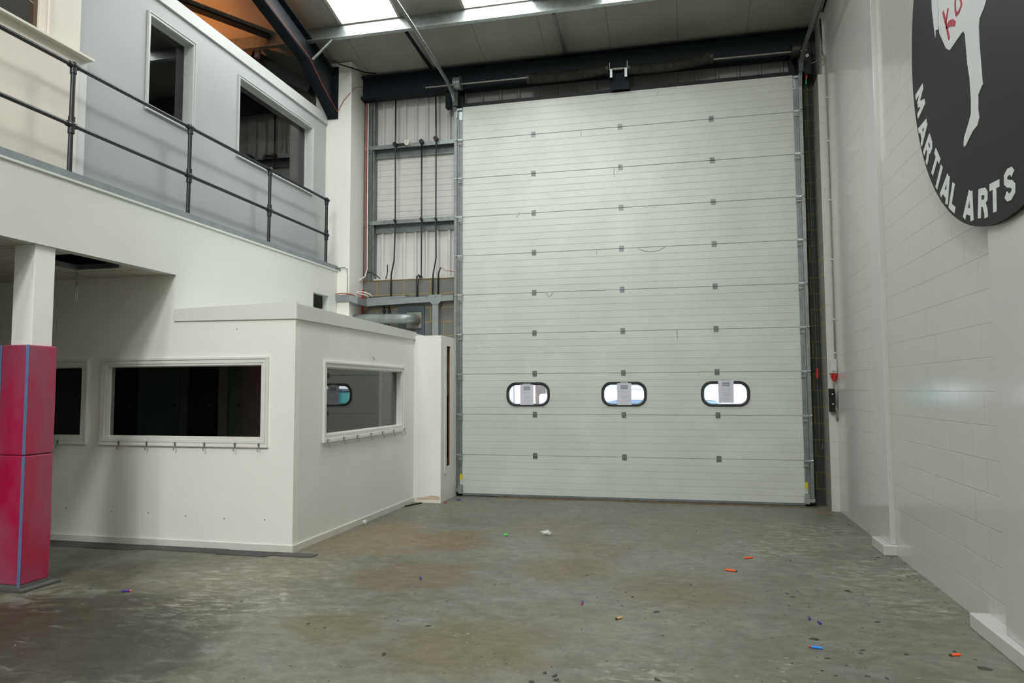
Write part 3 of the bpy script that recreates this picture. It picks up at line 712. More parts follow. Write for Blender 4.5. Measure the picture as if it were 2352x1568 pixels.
MB().tube([(-.04,.07,3.525),(.0,.06,3.50),(.06,.05,3.46),(.12,.05,3.455),(.19,.05,3.44)], .005, 5).build('brown_cable', M['wood'], label='thin brown cable leaving the short bent conduit toward the door track', cat='cable')
MB().tube([(-1.31,.06,6.28),(-1.315,.06,5.5),(-1.31,.06,4.3),(-1.305,.06,3.5),(-1.33,.055,3.40),(-1.34,.05,3.33)], .009, 6).build('red_cable', M['redcable'], label='red cable running down the corner between column and cladding', cat='cable')
MB().tube([(-1.33,.02,3.2),(-1.335,.03,2.4)], .018, 6).build('red_pipe', M['red'], label='red pipe dropping behind the trunking beside the column', cat='pipe')
MB().tube([(-1.285,.07,6.28),(-1.288,.07,5.5),(-1.285,.07,4.3),(-1.28,.07,3.55),(-1.30,.03,3.42),(-1.40,-.05,3.33),(-1.43,-.10,3.24),(-1.40,-.11,3.16),(-1.33,-.08,3.13),(-1.25,-.02,3.11),(-1.21,.02,3.06)], .010, 6).build('white_cable', M['whitecable'], smooth=True, label='pair of white cables looping off the corner, the longer one', cat='cable', group='white corner cables')
MB().tube([(-1.30,.05,3.42),(-1.385,-.04,3.33),(-1.41,-.09,3.24),(-1.37,-.10,3.16),(-1.28,-.05,3.16),(-1.20,.0,3.13),(-1.16,.04,3.08)], .010, 6).build('white_cable', M['whitecable'], smooth=True, label='shorter white cable looping into the trunking beside the longer one', cat='cable', group='white corner cables')
MB().tube([(-1.27,.06,3.50),(-1.2,.05,3.49),(-1.12,.06,3.44),(-1.06,.08,3.385)], .008, 6).build('black_cable', M['conduit'], smooth=True, label='short curved black cable from the column corner to the blockwork top', cat='cable')
# horizontal trunking
th = thing('cable_trunking', (-.5,.05,2.95), 'grey metal cable trunking along the blockwork with a drop leg', 'trunking')
mb = MB(); mb.add([(-1.27,-.02,2.935),(.19,.02,2.99),(.19,.02,3.075),(-1.27,-.02,3.035),(-1.27,.11,2.935),(.19,.11,2.99),(.19,.11,3.085),(-1.27,.11,3.055)],
    [(0,1,2,3),(4,7,6,5),(0,4,5,1),(3,2,6,7),(0,3,7,4),(1,5,6,2)]); mb.build('duct', M['trunk'], th)
mb = MB(); mb.add([(-1.25,-.022,3.037),(-.6,-.006,3.062),(-.6,.0,3.090),(-1.25,-.0,3.072)], [(0,1,2,3)]); mb.add([(-1.25,-.02,3.080),(-.55,.0,3.088),(-.55,.06,3.088),(-1.25,.06,3.08)], [(0,1,2,3)]); mb.build('lid', M['trunk'], th)
MB().box(-.155, -.055, .015, .11, 2.385, 2.98).build('drop_leg', M['trunk'], th, bevel=.003)
MB().prism([(-.21,3.085),(-.0,3.09),(-.0,2.985),(-.05,2.94),(-.155,2.94),(-.21,2.98)], 'y', .005, .02).build('tee_plate', M['trunk'], th)
for x, z in ((-.25,3.05),(-.10,3.055),(-.19,2.97),(-.02,2.97)): MB().cyl((x,-.010,z),(x,.012,z),.007,6).build('screw', M['grey_int'], th)
th = thing('cable_trunking', (-1.5,-.42,2.95), 'grey trunking collar wrapped around the foot of the boxed column', 'trunking')
mb = MB(); mb.box(-1.60,-1.35,-.43,-.385,2.97,3.075); mb.add([(-1.35,-.43,2.97),(-1.24,-.36,2.93),(-1.24,-.36,3.04),(-1.35,-.43,3.075),(-1.35,-.34,2.97),(-1.24,-.27,2.93),(-1.24,-.27,3.04),(-1.35,-.34,3.075)],
    [(0,1,2,3),(4,7,6,5),(0,4,5,1),(3,2,6,7),(1,5,6,2),(0,3,7,4)]); mb.box(-1.36,-1.24,-.36,-.02,2.93,3.04); mb.build('duct', M['trunk'], th, bevel=.003)
for x, z in ((-1.57,3.05),(-1.57,3.0),(-1.45,3.06),(-1.45,2.99)): MB().cyl((x,-.437,z),(x,-.43,z),.006,6).build('screw', M['grey_int'], th)
MB().tube([(-1.62,-.42,3.085),(-1.52,-.43,3.095),(-1.42,-.43,3.095),(-1.32,-.38,3.08),(-1.30,-.25,3.05),(-1.32,-.05,3.03)], .008, 6).build('red_cable', M['redcable'], smooth=True, label='red cable lying on top of the trunking collar around the column', cat='cable')
MB().tube([(-1.56,-.39,3.50),(-1.45,-.39,3.505),(-1.405,-.39,3.48),(-1.395,-.388,3.3),(-1.395,-.388,3.10)], .006, 6).build('grey_cable', M['greycable'], label='thin grey cable clipped down the front of the boxed column from the walkway', cat='cable')
# round duct
th = thing('ventilation_duct', (-1,-.16,2.72), 'round galvanised duct over the office roof, bending into a wall plate', 'duct')
mb = MB(); pts = [(-1.66,-.19,2.715),(-1.3,-.19,2.715),(-.68,-.19,2.705)]
for k in range(7):
    a = PI/2*k/6; pts.append((-.58+.14*math.sin(a)-.0, -.19+.14*(1-math.cos(a)), 2.703))
pts.append((-.44, .07, 2.703)); mb.tube(pts, .078, 20); mb.build('pipe', M['duct'], th, smooth='auto')
MB().cyl((-.865,-.19,2.707),(-.845,-.19,2.707),.084,20).build('clamp', M['steel'], th, smooth='auto')
MB().tube([(-.44,-.01,2.703),(-.44,.01,2.703)], .085, 20).build('collar', M['wood'], th, smooth='auto')
MB().box(-.60, -.35, .06, .09, 2.57, 2.825).build('wall_plate', M['plate'], th, bevel=.003)
MB().box(-.76, -.315, .09, .12, 2.45, 2.93).build('backing_panel', M['grey_panel'], label='dark blue-grey panel on the blockwork behind the duct end', cat='panel')
# ------------------------------------------------------------------ mezzanine and upper office
fz = MB(); fz.wall('x', XM-.10, XM, -8.6, -.384, 2.83, 3.46, holes=[(-1.12,-.66,2.829,3.03)]); fz.wall('x', XM-.10, XM, YO+.10, -.384, 2.40, 2.83, holes=[(-1.12,-.66,2.809,2.831)])
fz.box(XM-.0005, XM+.001, YO+.0005, YO+.10, 2.46, 2.8295); fz.build('wall_mezzanine_fascia', M['fascia'], kind='structure')
MB().box(-1.95, XM-.1, -8.6, -.384, 3.36, 3.46).build('floor_mezzanine', M['cool_white'], kind='structure')
th = thing('walkway_edge', (XM,-4,3.46), 'grey painted steel edge strip along the top of the white mezzanine fascia', 'edge trim')
MB().box(XM-.23, XM+.012, -8.6, -.40, 3.465, 3.53).build('edge_channel', M['edge_grey'], th)
MB().box(XM-.01, XM+.016, -8.6, -.40, 3.445, 3.465).build('lower_lip', M['fascia'], th)
MB().tube([(XM+.03,-.43,3.50),(XM+.035,-.39,3.49),(XM+.05,-.385,3.45)], .012, 6).build('end_clip', M['steel'], th)
# guard rail
th = thing('guard_rail', (XM,-4,3.53), 'black tubular guard rail with ball joints along the mezzanine edge', 'railing')
for y in (-.757, -2.305, -3.885, -5.453, -7.02):
    p = MB(); p.cyl((XM-.004,y,3.531), (XM,y,4.485), .021, 12); o = p.build('post', M['rail'], th, smooth='auto')
    mb = MB(); mb.ball((XM,y,4.485), .036); mb.cyl((XM,y,4.41),(XM,y,4.485),.029,12); mb.cyl((XM,y-.05,4.485),(XM,y+.05,4.485),.027,12)
    mb.build('ball_joint', M['rail'], o, smooth='auto')
    mb = MB(); mb.ball((XM,y,3.948), .036); mb.cyl((XM,y,3.87),(XM,y,4.02),.029,12); mb.cyl((XM,y-.05,3.948),(XM,y+.05,3.948),.027,12)
    mb.build('ball_joint', M['rail'], o, smooth='auto')
MB().cyl((XM,-8.6,4.485),(XM,-.70,4.485),.0185,12).build('top_rail', M['rail'], th, smooth='auto')
MB().cyl((XM,-8.6,3.948),(XM,-.70,3.948),.0185,12).build('mid_rail', M['rail'], th, smooth='auto')
# upper office wall
W2 = (-2.69,-.845,4.60,5.585); W1 = (-4.285,-3.585,4.60,5.585); W3 = (-7.0,-5.60,4.74,5.65)
MB().wall('x', XU-.12, XU, -5.2, -.384, 3.46, 5.93, holes=[W1, W2]).build('wall_upper_office', M['upper_wall'], kind='structure')
nw = MB().wall('x', XU-.12, XU+.03, -8.6, -5.2, 3.46, 5.93, holes=[W3]).build('wall_upper_office_near', M['cream'], kind='structure')
MB().box(XU, XU+.022, -5.2, -5.10, 3.5, 4.70).build('corner_batten', M['cool_white'], nw)
MB().box(XU+.0, XU+.10, -8.6, -5.095, 4.695, 4.715).build('dado_ledge', M['cream'], nw)
MB().box(XU-.1, XU+.028, -8.6, -.384, 5.80, 5.945).build('trim_1', M['upper_trim'], kind='structure')
MB().box(-8.9, XU-.12, -4.45, .1, 5.80, 5.90).build('ceiling_upper_office', M['grey_int'], kind='structure')
MB().box(-8.9, XU-.12, -8.6, .1, 3.38, 3.46).build('floor_upper_office', M['grey_int'], kind='structure')
MB().box(-8.9, XU-.12, -8.7, -8.6, 0, 5.9).build('wall_upper_office_back', M['grey_int'], kind='structure')
MB().box(-8.9, XU-.12, -4.5, -4.4, 3.46, 5.9).build('wall_upper_office_cross', M['grey_int'], kind='structure')
def win_x(n, xw, s, y0, y1, z0, z1, depth, fw=.05, sill=True, fm='trim'):
    """window in a wall whose visible face is x=xw (facing +x)"""
    th = thing('window_%d' % n, (xw, (y0+y1)/2, z0), kind='structure')
    mb = MB(); 
    i_ = (y0+.004, y1-.004, z0+.004, z1-.004)
    frame_loop(mb, 'x', xw, xw+.014, (y0-fw,y1+fw,z0-fw,z1+fw), i_)
    w_ = fw*.35; frame_loop(mb, 'x', xw+.0141, xw+.024, (y0-fw+.002,y1+fw-.002,z0-fw+.002,z1+fw-.002), (y0-fw+w_,y1+fw-w_,z0-fw+w_,z1+fw-w_))
    mb.build('architrave', M[fm], th)
    mb = MB(); t_ = .008
    frame_loop(mb, 'x', xw-depth, xw+.001, (y0,y1,z0,z1), (y0+t_,y1-t_,z0+t_,z1-t_))
    mb.build('lining', M[fm], th)
    mb = MB(); g = .018; xg = xw-depth+.015
    frame_loop(mb, 'x', xg-.012, xg+.012, (y0+t_,y1-t_,z0+t_,z1-t_), (y0+g,y1-g,z0+g,z1-g))
    mb.build('glazing_bead', M[fm], th)
    if sill: MB().box(xw, xw+.03, y0-fw, y1+fw, z0-fw-.012, z0-fw).build('sill', M[fm], th)
    MB().add([(xg,y0,z0),(xg,y1,z0),(xg,y1,z1),(xg,y0,z1)], [(0,1,2,3)]).build('pane', M['glass'], th)
    return th
win_x(1, XU, 1, *W1, .12, .035, True, 'upper_trim')
win_x(2, XU, 1, *W2, .12, .035, True, 'upper_trim')
win_x(3, XU+.03, 1, *W3, .06, .05, False, 'cream')
# ------------------------------------------------------------------ lower office
MB().wall('y', YO, YO+.10, -9, XO, 0, 2.83, holes=[(-2.385,-.525,1.115,1.870),(-4.55,-2.665,1.115,1.870),(XM,XO+.01,2.42,2.84)]).build('wall_office_front', M['white_front'], kind='structure')
MB().wall('x', XO-.10, XO, YO+.10, -.70, 0, 2.42, holes=[(-3.405,-1.225,1.112,1.862)]).build('wall_office_side', M['white'], kind='structure')
MB().box(XM-.10, XO-.02, YO+.02, -.1, 2.36, 2.43).build('ceiling_office_roof', M['white'], kind='structure')
MB().box(-8.9, XM-.1, -8.6, YO-.0, 2.83, 2.86)
# soffit under the mezzanine with one missing tile
MB().wall('z', 2.83, 2.85, -9, XM-.10, -8.6, YO, holes=[(-2.18, XM-.11, -5.30, -4.72)]).build('ceiling_soffit', M['ceil_tile'], kind='structure')
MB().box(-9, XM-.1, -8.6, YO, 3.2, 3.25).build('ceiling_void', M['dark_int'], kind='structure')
th = thing('ceiling_grid', (-1.9,-5.0,2.83), 'exposed ceiling grid edge around the missing tile beside the padded post', 'ceiling grid')
MB().box(-2.19, -2.165, -5.31, -4.70, 2.80, 2.85).build('grid_bar', M['steel_dull'], th)
MB().box(-2.19, -1.68, -4.73, -4.705, 2.80, 2.85).build('grid_bar', M['steel_dull'], th)
MB().box(-8.9, XO-.1, -1.75, -1.65, 0, 2.36).build('wall_office_inner', M['pale_int'], kind='structure')
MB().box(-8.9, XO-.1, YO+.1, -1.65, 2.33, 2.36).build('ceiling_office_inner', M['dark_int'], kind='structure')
MB().box(-8.9, XO-.1, YO+.1, -.1, 0.001, .012).build('floor_office', M['grey_int'], kind='structure')
for i, (a, b, m_, nm, lab) in enumerate(((-3.93,-3.25,'door_green','interior_door','dark green door seen inside the office through the wide front window'),
        (-4.7,-3.97,'dark_int','tall_cabinet','dark tall cabinet at the far left inside the office'),(-3.10,-2.66,'dark_int','tall_cabinet','dark tall cabinet in the middle inside the office'),
        (-2.46,-2.22,'door_green','wall_locker','narrow dark green locker at the right inside the office'))):
    th = thing(nm, ((a+b)/2, -1.8, .012), lab, 'door' if i == 0 else 'cupboard')
    MB().box(a, b, -1.80, -1.751, .012, 2.05).build('leaf' if i == 0 else 'body', M[m_], th, bevel=.004)
    MB().box(b-.1, b-.05, -1.83, -1.80, 1.38, 1.42).build('handle', M['steel_dull'], th)
MB().box(-3.24, -3.12, -1.79, -1.751, .012, 2.1).build('door_frame', M['pale_int'], label='grey door jamb beside the green door inside the office', cat='door frame', group='door jambs inside the office')
MB().box(-2.63, -2.49, -1.79, -1.751, .012, 2.1).build('door_frame', M['palewood'], label='pale brownish timber door jamb inside the office, right of the dark cabinet', cat='door frame', group='door jambs inside the office')
# fascia boards around office top
MB().box(XM+.0, XO+.013, YO-.022, YO, 2.345, 2.475)
mb = MB(); mb.add([(XM,YO-.022,2.335),(XO+.02,YO-.022,2.325),(XO+.02,YO-.022,2.500),(XM,YO-.022,2.464),(XM,YO,2.335),(XO+.02,YO,2.325),(XO+.02,YO,2.500),(XM,YO,2.464)],
   [(0,1,2,3),(4,7,6,5),(0,4,5,1),(3,2,6,7),(0,3,7,4),(1,5,6,2)]); mb.build('trim_2', M['trim'], kind='structure')
mb = MB(); mb.add([(XO+.022,YO,2.325),(XO+.022,-.70,2.335),(XO+.022,-.70,2.440),(XO+.022,YO,2.478),(XO,YO,2.325),(XO,-.70,2.335),(XO,-.70,2.440),(XO,YO,2.478)],
   [(0,1,2,3),(4,7,6,5),(0,4,5,1),(3,2,6,7),(0,3,7,4),(1,5,6,2)]); mb.build('trim_3', M['fascia'], kind='structure')
MB().box(XO-.002, XO+.020, YO-.002, -.72, 2.43, 2.452).build('trim_4', M['wood'], kind='structure')
MB().box(-1.5, -1.2, -1.5, -1.15, 2.43, 2.58).build('roof_upstand', M['cool_white'], label='small white box on the office roof beneath the dark wall opening', cat='box')
# skirting
MB().box(-4.8, XO+.014, YO-.014, YO-.0005, 0, .068).build('baseboard_office_front', M['skirt'], kind='structure')
MB().box(XO+.0005, XO+.0139, YO, -.745, 0, .0679).build('baseboard_office_side', M['skirt'], kind='structure')
# windows of the lower office
def win_y(n, yw, x0, x1, z0, z1, depth, fw):
    th = thing('window_%d' % n, ((x0+x1)/2, yw, z0), kind='structure')
    mb = MB()
    def R4(e): return (x0-e, x1+e, z0-e, z1+e)
    frame_loop(mb, 'y', yw-.012, yw, R4(fw), R4(-.006))
    frame_loop(mb, 'y', yw-.024, yw-.0121, R4(fw-.002), R4(fw*.72))
    frame_loop(mb, 'y', yw-.020, yw-.0121, R4(fw*.58), R4(fw*.22))
    mb.build('architrave', M['trim'], th)
    mb = MB(); t_ = .008
    frame_loop(mb, 'y', yw-.001, yw+depth, (x0,x1,z0,z1), (x0+t_,x1-t_,z0+t_,z1-t_))
    mb.build('lining', M['trim'], th)
    yg = yw+depth-.02; mb = MB(); g = .016
    frame_loop(mb, 'y', yg-.01, yg+.01, (x0+t_,x1-t_,z0+t_,z1-t_), (x0+g,x1-g,z0+g,z1-g))
    mb.build('glazing_bead', M['trim'], th)
    MB().box(x0-fw-.005, x1+fw+.005, yw-.030, yw, z0-fw-.008, z0-fw+.006).build('sill', M['trim'], th)
    MB().add([(x0,yg,z0),(x1,yg,z0),(x1,yg,z1),(x0,yg,z1)], [(0,1,2,3)]).build('pane', M['glass_front'], th)
    return th
win_y(4, YO, -2.385, -.525, 1.115, 1.870, .06, .078)
win_y(5, YO, -4.55, -2.705, 1.115, 1.870, .06, .075)
w6 = win_x(6, XO, 1, -3.405, -1.225, 1.112, 1.862, .08, .062)
# coat hooks
def hook_mb(front):
    mb = MB(); mb.box(-.008,.008,-.004,0,-.005,.045); mb.tube([(0,-.004,.0),(0,-.018,-.012),(0,-.030,-.032),(0,-.028,-.045),(0,-.018,-.050)], .0045, 6); mb.tube([(0,-.004,.03),(0,-.022,.025),(0,-.03,.032)], .004, 6)
    if not front: mb.v = [(-y, x, z) for x, y, z in mb.v]
    return mb
ordn = ['first','second','third','fourth','fifth','sixth','seventh']
hk = hook_mb(True).build('coat_hook', M['steel_dull'], local=True, smooth=True)
xs = [-2.975, -2.196, -1.849, -1.506, -1.158, -.804, -.532]
for i, x in enumerate(xs):
    o = hk if i == 0 else hk.copy()
    if i: COL.objects.link(o)
    o.scale = (.9,.9,.9); o.location = (x, YO-.030, 1.035)
    tag(o, 'small metal coat hook under the left window, beside the padded post' if i == 0 else 'metal coat hook, %s from the left under the wide dark front window' % ordn[i-1], 'coat hook', 'coat hooks under the front office windows')
hk2 = hook_mb(False).build('coat_hook', M['steel_dull'], local=True, smooth=True)
for i, y in enumerate((-3.397,-3.018,-2.666,-2.282,-1.926,-1.565,-1.189)):
    o = hk2 if i == 0 else hk2.copy()
    if i: COL.objects.link(o)
    o.scale = (.9,.9,.9); o.location = (XO+.030, y, 1.040)
    tag(o, 'metal coat hook, %s from the left under the side office window' % ordn[i], 'coat hook', 'coat hooks under the side office window')
for i, (x, z) in enumerate(((-2.86,.345),(-2.28,.33),(-1.83,.33),(-1.38,.315),(-.93,.305),(-.47,.31))):
    MB().cyl((x,YO-.004,z),(x,YO+.001,z),.006,6).build('wall_screw', M['grey_int'], label='tiny dark screw low on the office front wall, %s from the left' % ordn[i], cat='screw', group='screws low on the office front wall')
MB().cyl((-.83,YO-.004,2.235),(-.83,YO+.001,2.235),.006,6).build('wall_screw', M['grey_int'], label='tiny dark screw high on the office front wall under the fascia board', cat='screw')
MB().tube([(XO,-2.19,2.02),(XO+.02,-2.19,2.01),(XO+.022,-2.19,1.985),(XO+.012,-2.17,1.98)], .004, 5).build('wall_hook', M['steel_dull'], label='small bent hook on the side wall just above the side window', cat='hook')
# boxed pier with a slot
pr = MB(); pr.wall('x', .235, .252, -.742, .0, 0, 2.388, holes=[(-.50,-.295,.49,2.25),(-.652,-.630,.49,2.27)])
pr.box(-.16, .2349, -.7419, -.72, 0, 2.388); pr.box(-.16, .2349, -.719, .1, 2.37, 2.387)
pr.build('wall_boxed_pier', M['white'], kind='structure')
th = thing('pier_slot', (.15,-.4,.5), 'tall open slot in the side of the white pier, lined in cream and timber', 'service slot')
MB().box(-.05, .234, -.12, -.10, 1.52, 2.30).build('cream_backing', M['palewood'], th)
MB().box(-.05, .234, -.12, -.10, .40, 1.52).build('dark_backing', M['black'], th)
MB().box(.214, .234, -.292, -.122, .45, 2.28).build('timber_edge', M['wood'], th)
MB().box(.170, .205, -.16, -.125, 1.02, 1.22).build('timber_block', M['wood'], th)
MB().box(.160, .185, -.14, -.121, 1.74, 1.84).build('black_switch', M['black'], th)
MB().prism([(.13,.49),(.21,.49),(.21,.66)], 'y', -.2, -.15).build('timber_wedge', M['wood'], th)
MB().box(.253, .262, -.590, -.505, .40, 2.27).build('loose_strip', M['trim'], label='loose white strip hanging down the side of the pier', cat='strip')
MB().box(-.125, .256, -.752, -.742, .0, .035).build('broken_skirting', M['cream'], label='broken cream skirting scrap at the foot of the white pier', cat='skirting')
mb = MB(); mb.add([(-.13,-.7435,.03),(.245,-.7435,.03),(.235,-.7435,.09),(.12,-.7435,.105),(.02,-.7435,.08),(-.10,-.7435,.065)], [(0,1,2,3,4,5)]); 
mb.prism([(-.13,.03),(.245,.03),(.235,.09),(.12,.105),(.02,.08),(-.10,.065)], 'y', -.7445, -.742)
mb.build('exposed_plaster', M['palewood'], label='brown exposed plaster patch above the broken skirting on the pier', cat='damage patch')
# ------------------------------------------------------------------ padded post
th = thing('padded_post', (-1.70,-5.64,0), 'square white post with crimson padding and blue corner tapes, under the mezzanine edge', 'post')
MB().box(-1.81, -1.60, -5.74, -5.54, 1.9, 2.83).build('upper_post', M['white'], th, bevel=.004)
def pad(z0, z1, grow):
    mb = MB(); n = 8; vs = []; fs = []
    for k in range(n+1):
        f = k/n; z = z0+(z1-z0)*f; g = grow*math.sin(PI*f)
        x0, x1, y0, y1 = -1.845-g, -1.572+g*.5, -5.785-g*.5, -5.512+g*.5
        vs += [(x0,y0,z),(x1,y0,z),(x1,y1,z),(x0,y1,z)]
    for k in range(n):
        for q in range(4): fs.append((4*k+q, 4*k+(q+1) % 4, 4*k+4+(q+1) % 4, 4*k+4+q))
    fs += [(0,1,2,3), tuple(4*n+q for q in (3,2,1,0))]
    return mb.add(vs, fs)
pad(1.083, 1.985, .004).build('upper_padding', M['pink'], th, bevel=.010)
pad(.045, 1.080, .008).build('lower_padding', M['pink'], th, bevel=.010)
for (x, y) in ((-1.574,-5.787),(-1.848,-5.787)):
    for (z0, z1) in ((.03,1.075),(1.088,1.985)):
        MB().box(x-.024, x+.004, y-.004, y+.004, z0, z1).build('corner_tape', M['strip_blue'], th, bevel=.002)
MB().box(-1.855, -1.565, -5.79, -5.505, .022, .045).build('lower_base', M['grey_int'], th)
MB().box(-1.92, -1.50, -5.82, -5.46, 0, .022).build('base_plate', M['mat'], th, bevel=.004)
# hanging link chain under the soffit
th = thing('link_chain', (-1.95,-4.9,2.5), 'short hanging metal chain below the missing ceiling tile', 'chain')
cx, cy = -2.16, -4.735
for k in range(7):
    z = 2.80-.045*k-.02; n = 12; pts = []
    for q in range(n+1):
        a = 2*PI*q/n; u = .012*math.cos(a); w_ = .026*math.sin(a)
        pts.append((cx+(u if k % 2 else 0), cy+(0 if k % 2 else u), z+w_))
    MB().tube(pts, .0035, 5, False).build('link', M['steel'] if k < 4 else M['boxgrey'], th, smooth=True)
# ------------------------------------------------------------------ floor strips and battens
fs_ = [((-3.2,-1.80),(-4.30,-4.075),0,'long grey rubber floor strip along the office front, left piece'),((-1.82,-.85),(-4.24,-4.07),.001,'grey rubber floor strip along the office front, second piece'),
       ((-.86,-.30),(-4.275,-4.09),.0015,'grey rubber floor strip piece just left of the office corner'),((-.32,.14),(-4.215,-4.085),.002,'grey rubber strip end sticking out past the office corner')]
for (xa, xb), (ya, yb), dz, lab in fs_:
    MB().prism([(xa,ya),(xb-.03,ya),(xb,ya+.04),(xb,yb),(xa,yb)], 'z', 0, .007+dz).build('floor_strip', M['mat'], label=lab, cat='floor strip', group='rubber strips by the office')
def stick(name, p, q, r, mat, lab, cat, h=None):
    MB().tube([(p[0],p[1],r),(q[0],q[1],r)], r, 5).build(name, mat, label=lab, cat=cat)
stick('black_strip', (-.119,-1.167), (-.004,-.829), .009, M['black'], 'thin black strip lying on the floor in the corner by the pier', 'strip')
stick('thin_stick', (5.28,-.45), (5.455,-.686), .005, M['wood'], 'thin brown stick on the floor near the right wall corner', 'stick')
MB().box(.926, 3.077, -.085, -.045, 0, .014).build('floor_batten', M['oldwood'], label='longer left worn timber batten on the floor along the door bottom', cat='batten', group='battens along the door')
MB().box(3.10, 5.26, -.095, -.055, 0, .014).build('floor_batten', M['oldwood'], label='right worn timber batten on the floor along the door bottom', cat='batten', group='battens along the door')
# ------------------------------------------------------------------ right wall equipment
th = thing('isolator_box', (5.565,-.40,1.78), 'pale grey electrical isolator box high beside the door, fed by a conduit', 'electrical box')
MB().box(5.515, 5.597, -.46, -.353, 1.80, 1.985).build('enclosure', M['boxgrey'], th, bevel=.005)
MB().box(5.53, 5.58, -.475, -.46, 1.83, 1.90).build('lid_catch', M['boxgrey'], th)
MB().tube([(5.585,-.40,1.985),(5.585,-.40,2.06)], .012, 8).build('gland', M['greycable'], th)
th = thing('industrial_plug', (5.55,-.42,1.68), 'red industrial plug hanging under the grey isolator box', 'plug')
mb = MB(); mb.tube([(5.575,-.44,1.80),(5.565,-.44,1.74),(5.55,-.44,1.69)], [.034,.030,.015], 14); mb.build('body', M['red'], th, smooth='auto')
MB().tube([(5.545,-.45,1.82),(5.522,-.45,1.79),(5.53,-.45,1.74),(5.548,-.45,1.72)], .010, 8).build('cap', M['red'], th, smooth=True)
MB().tube([(5.55,-.44,1.70),(5.548,-.44,1.66)], .016, 10).build('cable_gland', M['greycable'], th)
th = thing('control_box', (5.53,-.44,1.3), 'black door control box on the wall edge with cables looping below', 'control box')
MB().box(5.498, 5.560, -.46, -.353, 1.30, 1.60).build('housing', M['black'], th, bevel=.006)
MB().cyl((5.53,-.468,1.40),(5.53,-.46,1.40),.010,10).build('button', M['boxgrey'], th)
MB().cyl((5.53,-.468,1.53),(5.53,-.46,1.53),.010,10).build('button', M['boxgrey'], th)
MB().box(5.565, 5.595, -.38, -.353, 1.31, 1.37).build('socket', M['beigeplastic'], th)
mb = MB(); mb.tube([(5.548,-.44,1.67),(5.56,-.42,1.60),(5.575,-.40,1.48),(5.592,-.40,1.35),(5.597,-.40,1.24),(5.588,-.40,1.18),(5.577,-.40,1.22),(5.57,-.40,1.30)], .007, 6); mb.build('flex', M['greycable'], th, smooth=True)
th = thing('wall_conduit', (5.585,-.5,2.0), 'thin grey conduit running up the right wall from the isolator box', 'cable conduit')
MB().tube([(5.588,-.40,2.03),(5.588,-.40,2.7),(5.588,-.40,3.6),(5.59,-.40,4.4),(5.588,-.40,5.5),(5.585,-.40,5.95),(5.57,-.40,6.10),(5.55,-.38,6.17)], .010, 8).build('pipe', M['greycable'], th, smooth=True)
for z in (2.06, 2.5, 3.3, 4.1, 4.9, 5.5): MB().box(5.572, 5.60, -.415, -.385, z, z+.02).build('clip', M['boxgrey'], th)
th = thing('cable_coil', (5.53,-.42,6.0), 'small grey coil of spare cable hanging near the top right corner', 'cable coil')
pts = [(5.545+.035*math.cos(a), -.40-.004*a/6.28, 6.03+.075*math.sin(a)) for a in [k*PI/8 for k in range(42)]]
MB().tube(pts, .004, 5).build('coil', M['greycable'], th, smooth=True)
MB().tube([(5.55,-.40,6.10),(5.553,-.40,6.25),(5.548,-.39,6.42),(5.545,-.38,6.62)], [.004,.005,.011,.011], 6).build('lead', M['black'], th, smooth=True)
MB().tube([(5.51,-.38,6.06),(5.46,-.34,6.04),(5.42,-.30,6.05)], .005, 5).build('tail', M['greycable'], th)
# chain hoist
th = thing('chain_hoist', (5.42,-.08,5.8), 'dark hand chain hoist gear above the gap right of the door', 'hoist')
MB().box(5.365, 5.46, -.16, .05, 5.96, 6.42).build('housing', M['black'], th, bevel=.01)
MB().cyl((5.40,-.18,6.22),(5.40,-.16,6.22),.022,12).build('chain_wheel', M['boxgrey'], th)
MB().box(5.378, 5.398, -.14, -.12, 5.90, 6.0).build('red_tag', M['red'], th)
MB().box(5.374, 5.388, -.14, -.12, 5.83, 5.90).build('green_tag', M['green'], th)
def chain(xa, za, xb, zb, y):
    n = int(abs(za-zb)/.03); mb = MB()
    for k in range(n):
        f = k/n; x = xa+(xb-xa)*f; z = za+(zb-za)*f; d_ = (.005,0) if k % 2 else (0,.005)
        mb.tube([(x-d_[0],y-d_[1],z+.013),(x+d_[0],y+d_[1],z),(x-d_[0],y-d_[1],z-.013)], .0022, 4)
    return mb
chain(5.400, 5.82, 5.425, .80, -.05).build('hand_chain', M['steel'], th, kind='stuff')
chain(5.425, 5.82, 5.475, .86, .02).build('hand_chain', M['steel_dull'], th, kind='stuff')
MB().tube([(5.425,-.05,.80),(5.44,-.04,.775),(5.465,0,.79),(5.475,.02,.86)], .004, 5).build('chain_bight', M['steel'], th)
MB().box(5.405, 5.432, -.07, -.045, 1.74, 1.88).build('orange_handle', M['red'], th, bevel=.004)
# ------------------------------------------------------------------ cables in the roof corner
MB().tube([(-1.585,-2.6,6.745),(-1.585,-1.32,6.455),(-1.585,-.9,6.20),(-1.585,-.43,5.98),(-1.57,-.41,6.02),(-1.50,-.395,6.16),(-1.39,-.395,6.27),(-1.34,-.30,6.40),(-1.30,-.08,6.50)], .0045, 6).build('red_cable', M['redcable'], smooth=True, label='thin red cable following the rafter edge and crossing the column top', cat='cable')
MB().tube([(-1.52,-1.0,6.62),(-1.40,-.7,6.60),(-1.32,-.4,6.66),(-1.25,-.18,6.69),(-1.10,-.08,6.70)], .012, 6).build('black_cable', M['conduit'], smooth=True, label='black cable swagged under the ceiling from the rafter to the eaves beam', cat='cable')
